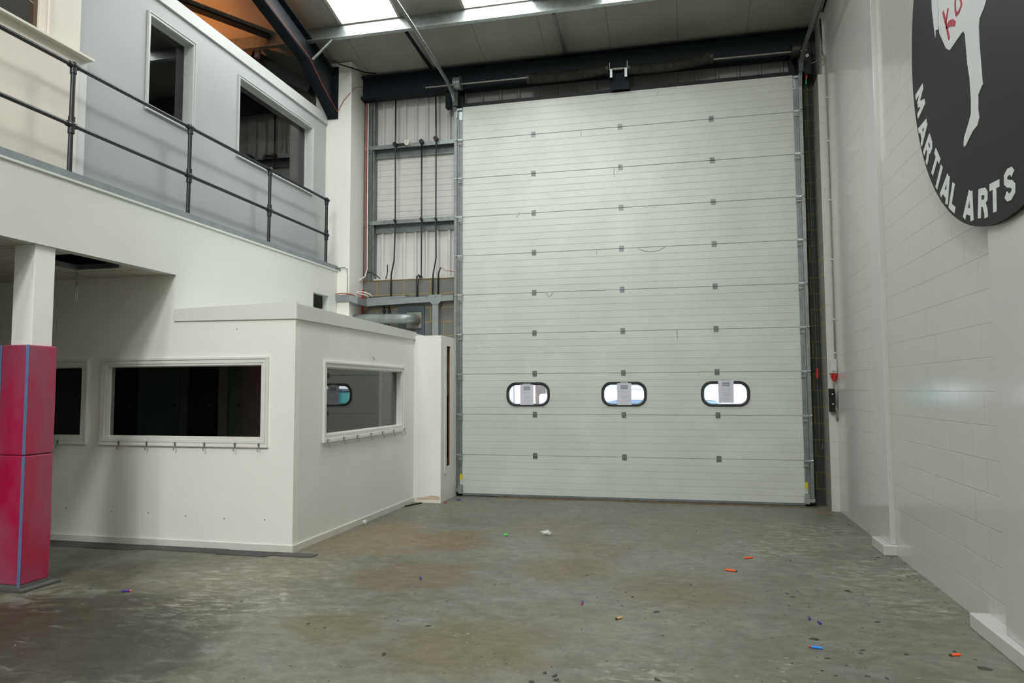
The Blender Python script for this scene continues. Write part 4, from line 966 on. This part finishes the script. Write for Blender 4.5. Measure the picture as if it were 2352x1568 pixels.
# ------------------------------------------------------------------ round wall sign
SX = 5.50; CY, CZ, SR = -5.858, 4.134, 1.545
M['disc'] = simple('black_sign_face', '#151615', .55, 0, .08, 4, spec=.25)
M['letter'] = simple('white_sign_vinyl', '#c9cccd', .5, 0, .03, 10)
M['redpaint'] = simple('red_sign_paint', '#a31235', .5, 0, .1, 10)
th = thing('round_sign', (SX, CY, CZ-SR), 'large round black sign with white kicking figure and curved lettering on right wall', 'sign')
n = 96; mb = MB(); rim = [(CY+SR*math.cos(2*PI*k/n), CZ+SR*math.sin(2*PI*k/n)) for k in range(n)]
mb.prism(rim, 'x', SX, SX+.02); mb.build('disc', M['disc'], th)
fig = [(-5.797, 3.982), (-5.75, 3.944), (-5.677, 3.914), (-5.657, 3.876), (-5.654, 3.759), (-5.663, 3.647), (-5.675, 3.49), (-5.599, 3.45), (-5.588, 3.361), (-5.598, 3.306), (-5.568, 3.269), (-5.49, 3.258), (-5.365, 3.205), (-5.330, 3.210), (-5.332, 3.235), (-5.344, 3.267), (-5.426, 3.331), (-5.476, 3.379), (-5.487, 3.47), (-5.481, 3.613), (-5.456, 3.722), (-5.438, 3.933), (-5.413, 3.965), (-5.388, 3.966), (-5.158, 3.953), (-5.092, 3.998), (-4.975, 4.165), (-4.962, 4.246), (-4.984, 4.327), (-4.968, 4.393), (-4.99, 4.50), (-5.05, 4.75), (-5.20, 4.95), (-5.35, 5.02), (-5.38, 5.15), (-5.30, 5.30), (-5.40, 5.42), (-5.56, 5.38), (-5.60, 5.22), (-5.56, 5.05), (-5.75, 4.90), (-6.10, 4.85), (-6.65, 4.98), (-6.95, 5.12), (-7.0, 5.0), (-6.70, 4.82), (-6.25, 4.55), (-5.98, 4.25)]
def flat(poly, name, mat, dx, parent=None):
    me = bpy.data.meshes.new(name); bm = bmesh.new(); o3 = ORIGIN[th.name]
    vs = [bm.verts.new((SX-dx-o3.x, p[0]-o3.y, p[1]-o3.z)) for p in poly]; f = bm.faces.new(vs)
    r = bmesh.ops.extrude_face_region(bm, geom=[f]); bmesh.ops.translate(bm, verts=[g for g in r['geom'] if isinstance(g, bmesh.types.BMVert)], vec=(.004,0,0))
    bmesh.ops.recalc_face_normals(bm, faces=bm.faces); bmesh.ops.triangulate(bm, faces=[f_ for f_ in bm.faces if len(f_.verts) > 4]); bm.to_mesh(me); bm.free()
    me.materials.append(mat); o = bpy.data.objects.new(name, me); COL.objects.link(o); o.parent = parent or th
    if parent: ORIGIN[o.name] = o3
    return o
fg = flat(fig, 'kicking_figure', M['letter'], .004)
flat([(-4.939,4.6),(-4.955,4.447),(-4.967,4.335),(-4.945,4.209),(-4.900,4.225),(-4.885,4.180),(-4.863,4.292),(-4.843,4.409),(-4.85,4.6)], 'figure_arm', M['letter'], .004)
def stroke(pts, w_, name='red_letter'):
    """brush stroke as a flat ribbon"""
    L = []; R_ = []; ws = w_ if isinstance(w_, (list, tuple)) else [w_]*len(pts)
    for i, p in enumerate(pts):
        a = Vector(pts[max(i-1,0)]); b = Vector(pts[min(i+1,len(pts)-1)]); d_ = (b-a).normalized(); nn = Vector((-d_.y, d_.x))
        L.append(tuple(Vector(p)+nn*ws[i]/2)); R_.append(tuple(Vector(p)-nn*ws[i]/2))
    flat(L+R_[::-1], name, M['redpaint'], .0075)
stroke([(-5.07,4.277),(-5.114,4.174),(-5.132,4.125),(-5.165,4.031)], .024)
stroke([(-5.171,4.251),(-5.150,4.225),(-5.114,4.165)], .018)
stroke([(-5.125,4.135),(-5.18,4.135),(-5.232,4.116),(-5.285,4.080)], [.03,.04,.045,.035])
stroke([(-5.33,4.245),(-5.303,4.225),(-5.300,4.177),(-5.310,4.130)], .020)
stroke([(-5.310,4.128),(-5.37,4.128),(-5.41,4.150),(-5.40,4.19),(-5.365,4.235),(-5.33,4.245)], .020)
stroke([(-5.50,4.18),(-5.47,4.30),(-5.44,4.40)], .020); stroke([(-5.44,4.40),(-5.56,4.34),(-5.47,4.29),(-5.60,4.22),(-5.50,4.18)], .018)
# lettering
GL = {'M':([[(-.075,0),(-.060,.17)],[(-.060,.165),(0,.03)],[(0,.03),(.060,.165)],[(.060,.17),(.075,0)]]),
      'A':([[(-.062,0),(-.004,.17)],[(.062,0),(.004,.17)],[(-.036,.048),(.036,.048)]]),
      'R':([[(-.045,0),(-.045,.17)],[(-.05,.152),(.018,.152),(.038,.138),(.038,.105),(.018,.086),(-.04,.086)],[(.012,.086),(.045,.03),(.050,0)]]),
      'T':([[(-.062,.150),(.062,.150)],[(0,0),(0,.15)]]), 'I':([[(0,0),(0,.17)]]), 'L':([[(-.035,0),(-.035,.17)],[(-.035,.019),(.055,.019)]]),
      'S':([[(.047,.125),(.030,.149),(-.004,.155),(-.036,.142),(-.040,.115),(-.015,.094),(.020,.080),(.042,.058),(.036,.030),(.004,.016),(-.028,.021),(-.050,.046)]])}
def letter(ch, phi, r_base=1.508, size=1.0, sx=1.0):
    a = math.radians(phi); up = Vector((0, -math.sin(a), math.cos(a))); nrm = Vector((-1,0,0)); tx = up.cross(nrm)
    base = Vector((SX, CY+r_base*math.sin(a), CZ-r_base*math.cos(a))); mb = MB()
    for q, pl in enumerate(GL[ch]):
        m = len(pl); w_ = .041; d0 = .0025+.0004*q; L = []; R_ = []
        for i, p in enumerate(pl):
            a0 = Vector(pl[max(i-1,0)]); b0 = Vector(pl[min(i+1,m-1)]); d_ = (b0-a0).normalized(); nn = Vector((-d_.y, d_.x)); p = Vector(p)
            L.append(p+nn*w_/2); R_.append(p-nn*w_/2)
        def W3(p, d): return base + tx*(p.x*sx*1.06) + up*(p.y*size) + nrm*d
        for i in range(m-1):
            c4_ = (L[i], L[i+1], R_[i+1], R_[i])
            mb.add([W3(p, d0+.00005*i) for p in c4_]+[W3(p, 0) for p in c4_], [(0,1,2,3),(7,6,5,4),(0,4,5,1),(1,5,6,2),(2,6,7,3),(3,7,4,0)])
    mb.build('letter', M['letter'], th)
for ch, phi, rc in (('M',78.6,1.398),('A',68.3,1.43),('R',60.1,1.427),('T',51.6,1.40),('I',46.0,1.426),('A',39.0,1.423),('L',32.0,1.43),('A',20.0,1.421),('R',10.9,1.402),('T',3.7,1.385),('S',-5.0,1.368)):
    letter(ch, phi, rc+.090, 1.08, 1.08)
# ------------------------------------------------------------------ notices on the door windows
for i, (xa, xb, z0, z1, lab) in enumerate(((1.254,1.456,1.374,1.678,'white printed notice taped in the left door window'),(2.697,2.905,1.374,1.690,'white printed notice taped in the middle door window'),(4.115,4.325,1.405,1.722,'white printed notice in the right door window, taped higher onto the frame'))):
    th = thing('paper_notice', ((xa+xb)/2,-.018,z0), lab, 'notice', 'paper notices in the door windows')
    MB().box(xa, xb, -.0175, -.0165, z0, z1).build('sheet', M['paper'], th)
    c_ = (xa+xb)/2; h_ = z1-z0; yy = -.0182
    mb = MB(); mb.box(c_-.05, c_+.05, yy, -.0175, z1-.085, z1-.028); mb.build('logo_box', M['ink'], th)
    mb = MB(); 
    for k in range(5): mb.box(c_-.04+k*.017, c_-.04+k*.017+.004, yy-.0006, yy, z1-.074, z1-.05); mb.box(c_-.04+k*.017, c_-.04+k*.017+.011, yy-.0006, yy, z1-.053, z1-.05)
    mb.build('logo_mark', M['paper'], th, kind='stuff')
    mb = MB()
    for zz, wd in ((.115,.072),(.130,.056),(.162,.036),(.177,.056),(.195,.05),(.21,.026),(.243,.075),(.272,.04)):
        x = c_-wd
        while x < c_+wd:
            l_ = random.uniform(.006,.016); mb.box(x, min(x+l_, c_+wd), yy, -.0175, z1-zz*h_/.3-.0035, z1-zz*h_/.3); x += l_+.004
    mb.build('printed_text', M['ink'], th, kind='stuff')
    MB().box(c_-.06, c_+.06, -.0186, -.0176, z1-.008, z1+.014).build('tape', M['tape'], th)
# ------------------------------------------------------------------ litter
def dart(loc, rot, body, tip, lab, length=.072, r=.0075, group='foam darts on the floor'):
    th = thing('foam_dart', (loc[0], loc[1], r), lab, 'foam dart', group); th.rotation_euler = (0,0,rot)
    mb = MB().tube([(-length/2,0,0),(length/2-.012,0,0)], r, 12); mb.build('foam_body', M[body], th, local=True, smooth='auto')
    MB().tube([(length/2-.012,0,0),(length/2,0,0)], [r*1.02, r*.8], 12).build('tip', M[tip], th, local=True, smooth='auto')
dart((4.408,-5.75), PI-.2, 'bluef', 'red', 'bright blue foam dart on the floor in the right foreground', .078)
dart((4.022,-3.876), -.35, 'orange', 'dirt', 'orange foam dart on the floor, nearer and left of the other middle one', .10)
dart((4.213,-3.342), .55, 'orange', 'orange', 'orange foam dart further back, right of its orange neighbour', .09)
dart((5.194,-5.701), PI+.3, 'orange', 'dirt', 'orange foam dart close to the right wall in the foreground', .068)
dart((4.465,-5.151), 1.5, 'purple', 'dirt', 'small violet foam dart, left one of the close pair near the blue dart', .05)
dart((4.515,-5.236), 1.8, 'purple', 'dirt', 'small violet foam dart, right one of the close pair near the blue dart', .05)
dart((2.874,-5.135), -1.5, 'purple', 'red', 'violet foam dart with a red tip in the middle of the floor', .075)
dart((3.172,-5.44), .9+PI, 'tan', 'dirt', 'tan foam dart with a dark end in the middle foreground', .06)
dart((1.438,-4.72), -1.1, 'purple', 'purple', 'violet foam dart on the floor right of the office corner', .05)
dart((-.725,-5.598), .35, 'purple', 'orange', 'violet foam dart with an orange tip near the padded post', .075)
dart((.42,-.42), .1, 'purple', 'purple', 'violet foam dart lying under the left foot of the big door', .07)
MB().tube([(1.695,-2.79,.008),(1.72,-2.785,.012),(1.728,-2.79,.004)], [.012,.012,.006], 6).build('green_scrap', M['lime'], label='small bright green plastic scrap left of the crumpled tissue', cat='plastic scrap')
MB().box(.30, .335, -.74, -.715, 0, .012).build('red_scrap', M['red'], label='tiny red scrap on the floor near the pier corner', cat='plastic scrap')
def crumple(loc, size, lab, seed):
    rnd = random.Random(seed); bm = bmesh.new(); bmesh.ops.create_icosphere(bm, subdivisions=3, radius=1)
    for v_ in bm.verts:
        d_ = v_.co.normalized(); f = 1
        for k in range(7):
            ax = Vector((math.sin(seed+k*2.3), math.cos(seed*1.7+k*1.1), math.sin(k*.9+seed))).normalized(); f -= .22*abs(math.sin(6*d_.dot(ax)+k))
        f += rnd.uniform(-.12,.12); v_.co = Vector((d_.x*size[0]*f*1.5, d_.y*size[1]*f*1.5, d_.z*size[2]*f*1.5))
    mz = min(v_.co.z for v_ in bm.verts)
    for v_ in bm.verts: v_.co.z -= mz
    me = bpy.data.meshes.new('crumpled_tissue'); bm.to_mesh(me); bm.free(); me.materials.append(M['crumpled'])
    o = bpy.data.objects.new('crumpled_tissue', me); COL.objects.link(o); o.location = loc
    return tag(o, lab, 'paper')
crumple((2.145,-2.671,0), (.15,.075,.07), 'crumpled white tissue in the middle of the floor before the door', 3)
crumple((-.09,-2.516,0), (.06,.055,.06), 'crumpled white tissue against the office side skirting', 5)
DEB = [(3.75,-2.08,3),(4.58,-3.35,3),(3.8,-3.49,2),(3.69,-3.34,1),(3.58,-2.71,1),(3.92,-3.04,1),(4.05,-3.15,2),(3.67,-4.42,3),(3.5,-4.41,1),(3.58,-4.76,1),(3.69,-4.74,1),(3.8,-4.67,1),(3.95,-3.95,1),(4.26,-4.48,2),(4.37,-4.41,2),(4.4,-4.51,3),(4.43,-4.6,3),(4.49,-4.43,2),(4.51,-4.54,1),(4.24,-4.77,1),(4.28,-4.66,1),(4.37,-4.85,2),(4.52,-4.78,1),(4.51,-4.84,2),(4.59,-4.87,1),(4.52,-5.01,1),(4.97,-4.41,2),(4.95,-4.7,2),(4.63,-4.49,1),(4.06,-4.83,2),(3.99,-5.26,1),(3.67,-5.48,1),(3.69,-5.48,1),(3.85,-5.54,1),(4.24,-5.17,1),(3.48,-5.72,2),(4.43,-5.58,5),(4.88,-4.34,5),(4.91,-5.11,4),(4.78,-5.27,2),(4.87,-5.29,1),(4.9,-5.29,1),(4.68,-5.72,3),(4.66,-5.78,3),(4.45,-5.91,3),(4.23,-6.04,2),(4.63,-6.02,1),(4.61,-6.15,3),(4.71,-6.16,3),(5.29,-5.89,5),(5.29,-5.74,2),(5.22,-5.62,3),(4.92,-5.74,3),(4.6,-5.7,1),(4.44,-6.18,2),(3.47,-6.46,4),(3.42,-5.22,4),(5.41,-3.04,4),(5.36,-3.15,2),(5.37,-3.88,3),(5.5,-1.33,3),(4.53,-6.01,2),(4.38,-6.12,2),(3.56,-6.31,1),(3.66,-6.26,1),(4.58,-5.18,1),(4.93,-4.91,1),(3.55,-5.25,1),(3.49,-5.43,1),(1.59,-2.27,2),(1.67,-1.87,1),(1.69,-1.94,1),(1.73,-1.83,1),(1.77,-2.08,1),(2.05,-1.97,1),(.81,-2.2,2),(.5,-1.92,2),(1.53,-3.59,1),(1.66,-3.5,1),(1.77,-3.43,1),(2.05,-3.71,1),(2.1,-4.76,2),(1.86,-5.29,2),(1.55,-5.14,2),(3.08,-3.17,2),(3.02,-4.09,1),(2.8,-4.3,2),(2.67,-4.25,1),(3.17,-4.75,2),(3.23,-4.87,3),(3.13,-5.01,2),(3.17,-5.12,2),(2.97,-4.95,2),(3.34,-5.17,1),(3.35,-5.38,1),(3.01,-5.48,1),(2.95,-5.97,1),(2.87,-6.09,1),(2.95,-5.72,1),(1.84,-6.43,4),(1.25,-6.06,2),(1.2,-6.09,1),(1.1,-6.0,2),(1.68,-5.81,2),(1.57,-5.78,1),(2.85,-6.5,4),(2.91,-6.53,4),(2.93,-6.59,4),(2.8,-6.64,4),(1.71,-6.88,1),(1.92,-5.87,3),(2.58,-6.37,1),(2.6,-6.41,1),(2.87,-6.4,1),(-1.07,-5.6,3),(.33,-6.25,2),(-.03,-6.54,2),(.34,-5.64,2),(1.1,-6.01,2),(1.26,-6.06,2),(1.23,-6.95,1),(-.11,-6.12,1),(-1.18,-4.76,1)]
def crumb(mb, x, y, s, rnd, z0=0):
    sz = {1:.005,2:.008,3:.012,4:.016,5:.024}[s]; a = rnd.uniform(0, PI); n = 7; rings = []
    ex = rnd.uniform(1.2, 2.0)
    for zz, rr in ((0,.9),(.35,1),(.7,.6),(.85,.15)):
        for k in range(n):
            th_ = 2*PI*k/n; q = sz*rr*rnd.uniform(.35,1.3); u = q*ex*math.cos(th_); w_ = q*math.sin(th_)
            rings.append((x+u*math.cos(a)-w_*math.sin(a), y+u*math.sin(a)+w_*math.cos(a), z0+zz*sz*.5))
    fs = [(i*n+k, i*n+(k+1) % n, (i+1)*n+(k+1) % n, (i+1)*n+k) for i in range(3) for k in range(n)]+[tuple(range(n))[::-1], tuple(3*n+k for k in range(n))]
    mb.add(rings, fs)
rnd = random.Random(11); fine = MB()
land = [((4.408,-5.75),'the bright blue foam dart'),((4.49,-5.19),'the violet foam dart pair'),((4.12,-3.6),'the two orange darts mid floor'),((5.194,-5.70),'the orange dart by the right wall'),((3.172,-5.44),'the tan foam dart'),((2.145,-2.67),'the crumpled tissue before the door'),((5.45,-2.9),'the first wall plinth'),((-1.7,-5.64),'the padded post'),((1.44,-4.72),'the violet dart right of the office corner'),((2.87,-5.135),'the red tipped violet dart')]
big = [d for d in DEB if d[2] >= 3]; cnt = {}
ln = {}
for d_ in big:
    k = min(range(len(land)), key=lambda q: math.hypot(d_[0]-land[q][0][0], d_[1]-land[q][0][1])); ln.setdefault(k, []).append(d_)
words = ['nearest to','second nearest to','third nearest to','fourth nearest to','fifth nearest to','sixth nearest to','seventh nearest to','eighth nearest to','ninth nearest to','tenth nearest to','eleventh nearest to','twelfth nearest to']
for k, L in ln.items():
    L.sort(key=lambda q: math.hypot(q[0]-land[k][0][0], q[1]-land[k][0][1]))
    for i, d_ in enumerate(L):
        mb = MB(); crumb(mb, d_[0], d_[1], d_[2], rnd)
        mb.build('dirt_clump', M['dirt'], label='dirt clump, %s %s' % (words[min(i,11)], land[k][1]), cat='dirt', group='dirt clumps on the floor')
for d_ in DEB:
    if d_[2] < 3: crumb(fine, d_[0], d_[1], d_[2], rnd)
for k in range(110):
    x = rnd.uniform(1.2,5.4); y = rnd.uniform(-6.9,-1.0); crumb(fine, x, y, 1, rnd)
for k in range(60):
    y = rnd.uniform(-6.5,-.4); crumb(fine, 5.545-abs(rnd.gauss(0,.03)), y, rnd.choice((1,1,2)), rnd)
fine.build('dirt_crumbs', M['dirt'], label='scattered fine dark crumbs of dirt over the concrete floor', cat='dirt', kind='stuff')
# ------------------------------------------------------------------ outside, seen through the door windows
M['tarmac'] = simple('tarmac', '#8a8a88', .9, 0, .1, 5)
M['siding'] = None
t = NT('pale_wall_siding'); sep = t.new('ShaderNodeSeparateXYZ'); t.link(t.pos(), sep.inputs[0])
ln_ = t.math('LESS_THAN', t.math('FRACT', t.math('DIVIDE', sep.outputs[2], .14)), .08)
t.col(t.mix(ln_, lin('#e8e8e6'), lin('#a5a8a8'))); M['siding'] = t.m
M['carwhite'] = simple('white_car_paint', '#eef0f2', .15, 0, .02, 5); M['carglass'] = simple('blue_tinted_glass', '#5d6f84', .1, 0, .1, 3)
M['teal'] = simple('teal_paint', '#3fb8b0', .35, 0, .08, 4); M['darkwood'] = simple('dark_stained_boards', '#3a3634', .8, 0, .4, 9)
t = NT('brick_strip'); b = t.new('ShaderNodeTexBrick'); t.link(t.mapping((1,1,1), rot=(PI/2,0,0)), b.inputs['Vector']); b.inputs['Scale'].default_value = 4.5; b.inputs['Color1'].default_value = lin('#8a6a5e'); b.inputs['Color2'].default_value = lin('#96786a'); b.inputs['Mortar'].default_value = lin('#a8a29a'); t.col(b.outputs[0]); M['brick'] = t.m
M['extwin'] = simple('exterior_window', '#76869c', .3, 0, .1, 4); M['extframe'] = simple('exterior_grey_frame', '#5b6062', .5, 0, .05, 4)
MB().box(-30, 30, .4, 40, -.2, -.05).build('ground_outside', M['tarmac'], kind='structure')
th = thing('building', (1,9,-.05), 'pale building with siding across the yard, seen through the door windows', 'building')
MB().box(-8, 14, 9.0, 12, -.05, 5.5).build('wall', M['siding'], th)
MB().box(-.97, -.92, 8.95, 9.0, -.05, 4).build('corner_trim', M['extframe'], th)
MB().box(-.40, -.32, 8.93, 9.0, -.05, 4).build('brick_pier', M['brick'], th)
MB().box(-.32, -.06, 8.9, 9.0, -.05, 3.5).build('boarding', M['darkwood'], th)
MB().box(-.01, .03, 8.9, 9.0, -.05, 3.5).build('boarding', M['darkwood'], th)
for (a, b_, c_, d_) in ((1.2,1.92,1.60,2.4),(3.95,4.5,1.30,1.70),(5.2,5.5,1.45,1.62)): MB().box(a, b_, 8.95, 9.02, c_, d_).build('window', M['extwin'], th)
for z in (1.60, 1.71): MB().box(2.2, 3.6, 8.94, 9.0, z, z+.018).build('ledge', M['extframe'], th)
MB().box(2.75, 2.78, 8.94, 9.0, 1.35, 1.60).build('mullion', M['extframe'], th)
def car(x0, x1, y0, y1, lab):
    th = thing('car', ((x0+x1)/2,(y0+y1)/2,-.05), lab, 'car', 'parked vehicles outside'); L_ = x1-x0
    MB().prism([(x0,.25),(x1,.25),(x1,.75),(x1-.1*L_,.85),(x0+.05*L_,.95),(x0,.8)], 'y', y0, y1).build('body', M['carwhite'], th, bevel=.04)
    MB().prism([(x0+.12*L_,.93),(x1-.16*L_,.88),(x1-.28*L_,1.34),(x1-.4*L_,1.40),(x0+.3*L_,1.40),(x0+.2*L_,1.33)], 'y', y0+.08, y1-.08).build('glasshouse', M['carglass'], th, bevel=.03)
    MB().prism([(x0+.2*L_,1.37),(x1-.27*L_,1.36),(x1-.38*L_,1.46),(x0+.3*L_,1.47)], 'y', y0+.06, y1-.06).build('roof', M['carwhite'], th, bevel=.02)
    for x in (x0+.2*L_, x1-.2*L_): MB().cyl((x,y0-.02,.27),(x,y0+.2,.27),.32,24).build('wheel', M['blackrub'], th)
car(1.05, 5.6, 5.4, 7.1, 'white parked car in the yard, seen through the middle and right door windows')
th = thing('white_van', (1.2,7.6,-.05), 'white panel van outside, seen low in the left door window', 'van', 'parked vehicles outside')
MB().box(.07, 1.3, 7.4, 8.2, .15, 1.49).build('body', M['carwhite'], th, bevel=.05)
MB().box(.9, 1.15, 7.38, 7.41, 1.1, 1.4).build('rear_window', M['carglass'], th)
MB().cyl((.9,7.36,.27),(.9,7.5,.27),.32,20).build('wheel', M['blackrub'], th)
th = thing('teal_container', (3.3,3.6,-.05), 'teal storage bin outside, visible only as a reflection in the side office window', 'bin')
MB().box(3.02, 3.55, 3.6, 4.4, -.05, 1.58).build('body', M['teal'], th, bevel=.06)
MB().box(3.00, 3.57, 3.58, 4.42, 1.58, 1.64).build('lid', M['carglass'], th, bevel=.01)
# ------------------------------------------------------------------ light
wd = bpy.data.worlds.new('World'); S.world = wd; wd.use_nodes = True; nt = wd.node_tree
bg = nt.nodes['Background']; sk = nt.nodes.new('ShaderNodeTexSky')
try:
    sk.sky_type = 'NISHITA'; sk.sun_disc = False; sk.sun_elevation = math.radians(48); sk.sun_rotation = math.radians(200)
except Exception: pass
mixn = nt.nodes.new('ShaderNodeMix'); mixn.data_type = 'RGBA'; mixn.inputs[0].default_value = .6
nt.links.new(sk.outputs[0], mixn.inputs[6]); mixn.inputs[7].default_value = (6,6.3,6.8,1)
nt.links.new(mixn.outputs[2], bg.inputs[0]); bg.inputs[1].default_value = WORLD
sun = bpy.data.lights.new('Sun', 'SUN'); sun.energy = SUNE; sun.angle = math.radians(3); so = bpy.data.objects.new('Sun', sun); COL.objects.link(so)
so.rotation_euler = (math.radians(46), 0, math.radians(25)); so.location = (0,-4,14)
# warm site lamp standing on the upper office roof
th = thing('site_lamp', (-3.4,-1.95,5.9), 'warm work lamp on the upper office roof, hidden behind the white parapet', 'lamp')
MB().box(-3.55,-3.25,-2.10,-1.80,5.9,5.93).build('base', M['black'], th)
mb = MB(); mb.wall('z', 5.93, 6.13, -3.55, -3.25, -2.10, -1.80, holes=[(-3.53,-3.27,-2.08,-1.82)]); mb.build('housing', M['black'], th)  # walls shaped to keep the warm light off the door wall
t = NT('warm_lamp_glass'); t.p.inputs['Emission Color'].default_value = (1,.34,.09,1); t.p.inputs['Emission Strength'].default_value = WARM
MB().ball((-3.4,-1.95,6.02), .06, 12).build('bulb', t.m, th, smooth=True)
th = thing('added_warm_light', (-3.2,-7.2,3.46), 'added warm light, unseen, tinting the near upper room behind its window', 'lamp')  # added unseen source to brown the near room and roof above
MB().cyl((-3.2,-7.2,3.46),(-3.2,-7.2,3.48),.12,16).build('base', M['black'], th); MB().cyl((-3.2,-7.2,3.48),(-3.2,-7.2,4.9),.015,8).build('pole', M['black'], th)
t = NT('added_warm_light_glass'); t.p.inputs['Emission Color'].default_value = (1,.42,.16,1); t.p.inputs['Emission Strength'].default_value = 60
MB().ball((-3.2,-7.2,4.98), .08, 12).build('bulb', t.m, th, smooth=True)
# ------------------------------------------------------------------ camera
f, rx, ry, rz, cx, cy, cz = 1664.6816, 0.0666237, 0.0037928, 0.2323842, 3.646812, -10.647529, 1.599600
Rr = [[0.973054931904008, -0.22978737141307393, 0.019022708439031723], [0.2305423563288508, 0.9709611754010498, -0.06391101471697433], [-0.003784367269117894, 0.0665744681006326, 0.9977742824714868]]
cam = bpy.data.cameras.new('Camera'); co = bpy.data.objects.new('Camera', cam); COL.objects.link(co)
cam.sensor_fit = 'HORIZONTAL'; cam.sensor_width = 36; cam.lens = f/2352*36; cam.clip_end = 200
mw = Matrix.Identity(4)
for i in range(3):
    mw[i][0] = Rr[i][0]; mw[i][1] = Rr[i][2]; mw[i][2] = -Rr[i][1]
mw[0][3], mw[1][3], mw[2][3] = cx, cy, cz
co.matrix_world = mw; S.camera = co
S.view_settings.view_transform = 'Standard'; S.view_settings.look = 'None'; S.view_settings.gamma = 1; S.view_settings.use_curve_mapping = False
S.view_settings.exposure = 0.0
c_ = S.cycles
c_.use_denoising = True
try: c_.denoiser = 'OPENIMAGEDENOISE'; c_.denoising_input_passes = 'RGB_ALBEDO_NORMAL'
except Exception: pass
c_.max_bounces = 10; c_.diffuse_bounces = 6; c_.glossy_bounces = 4; c_.transparent_max_bounces = 12; c_.sample_clamp_indirect = 6; c_.caustics_reflective = False; c_.caustics_refractive = False; c_.blur_glossy = .5
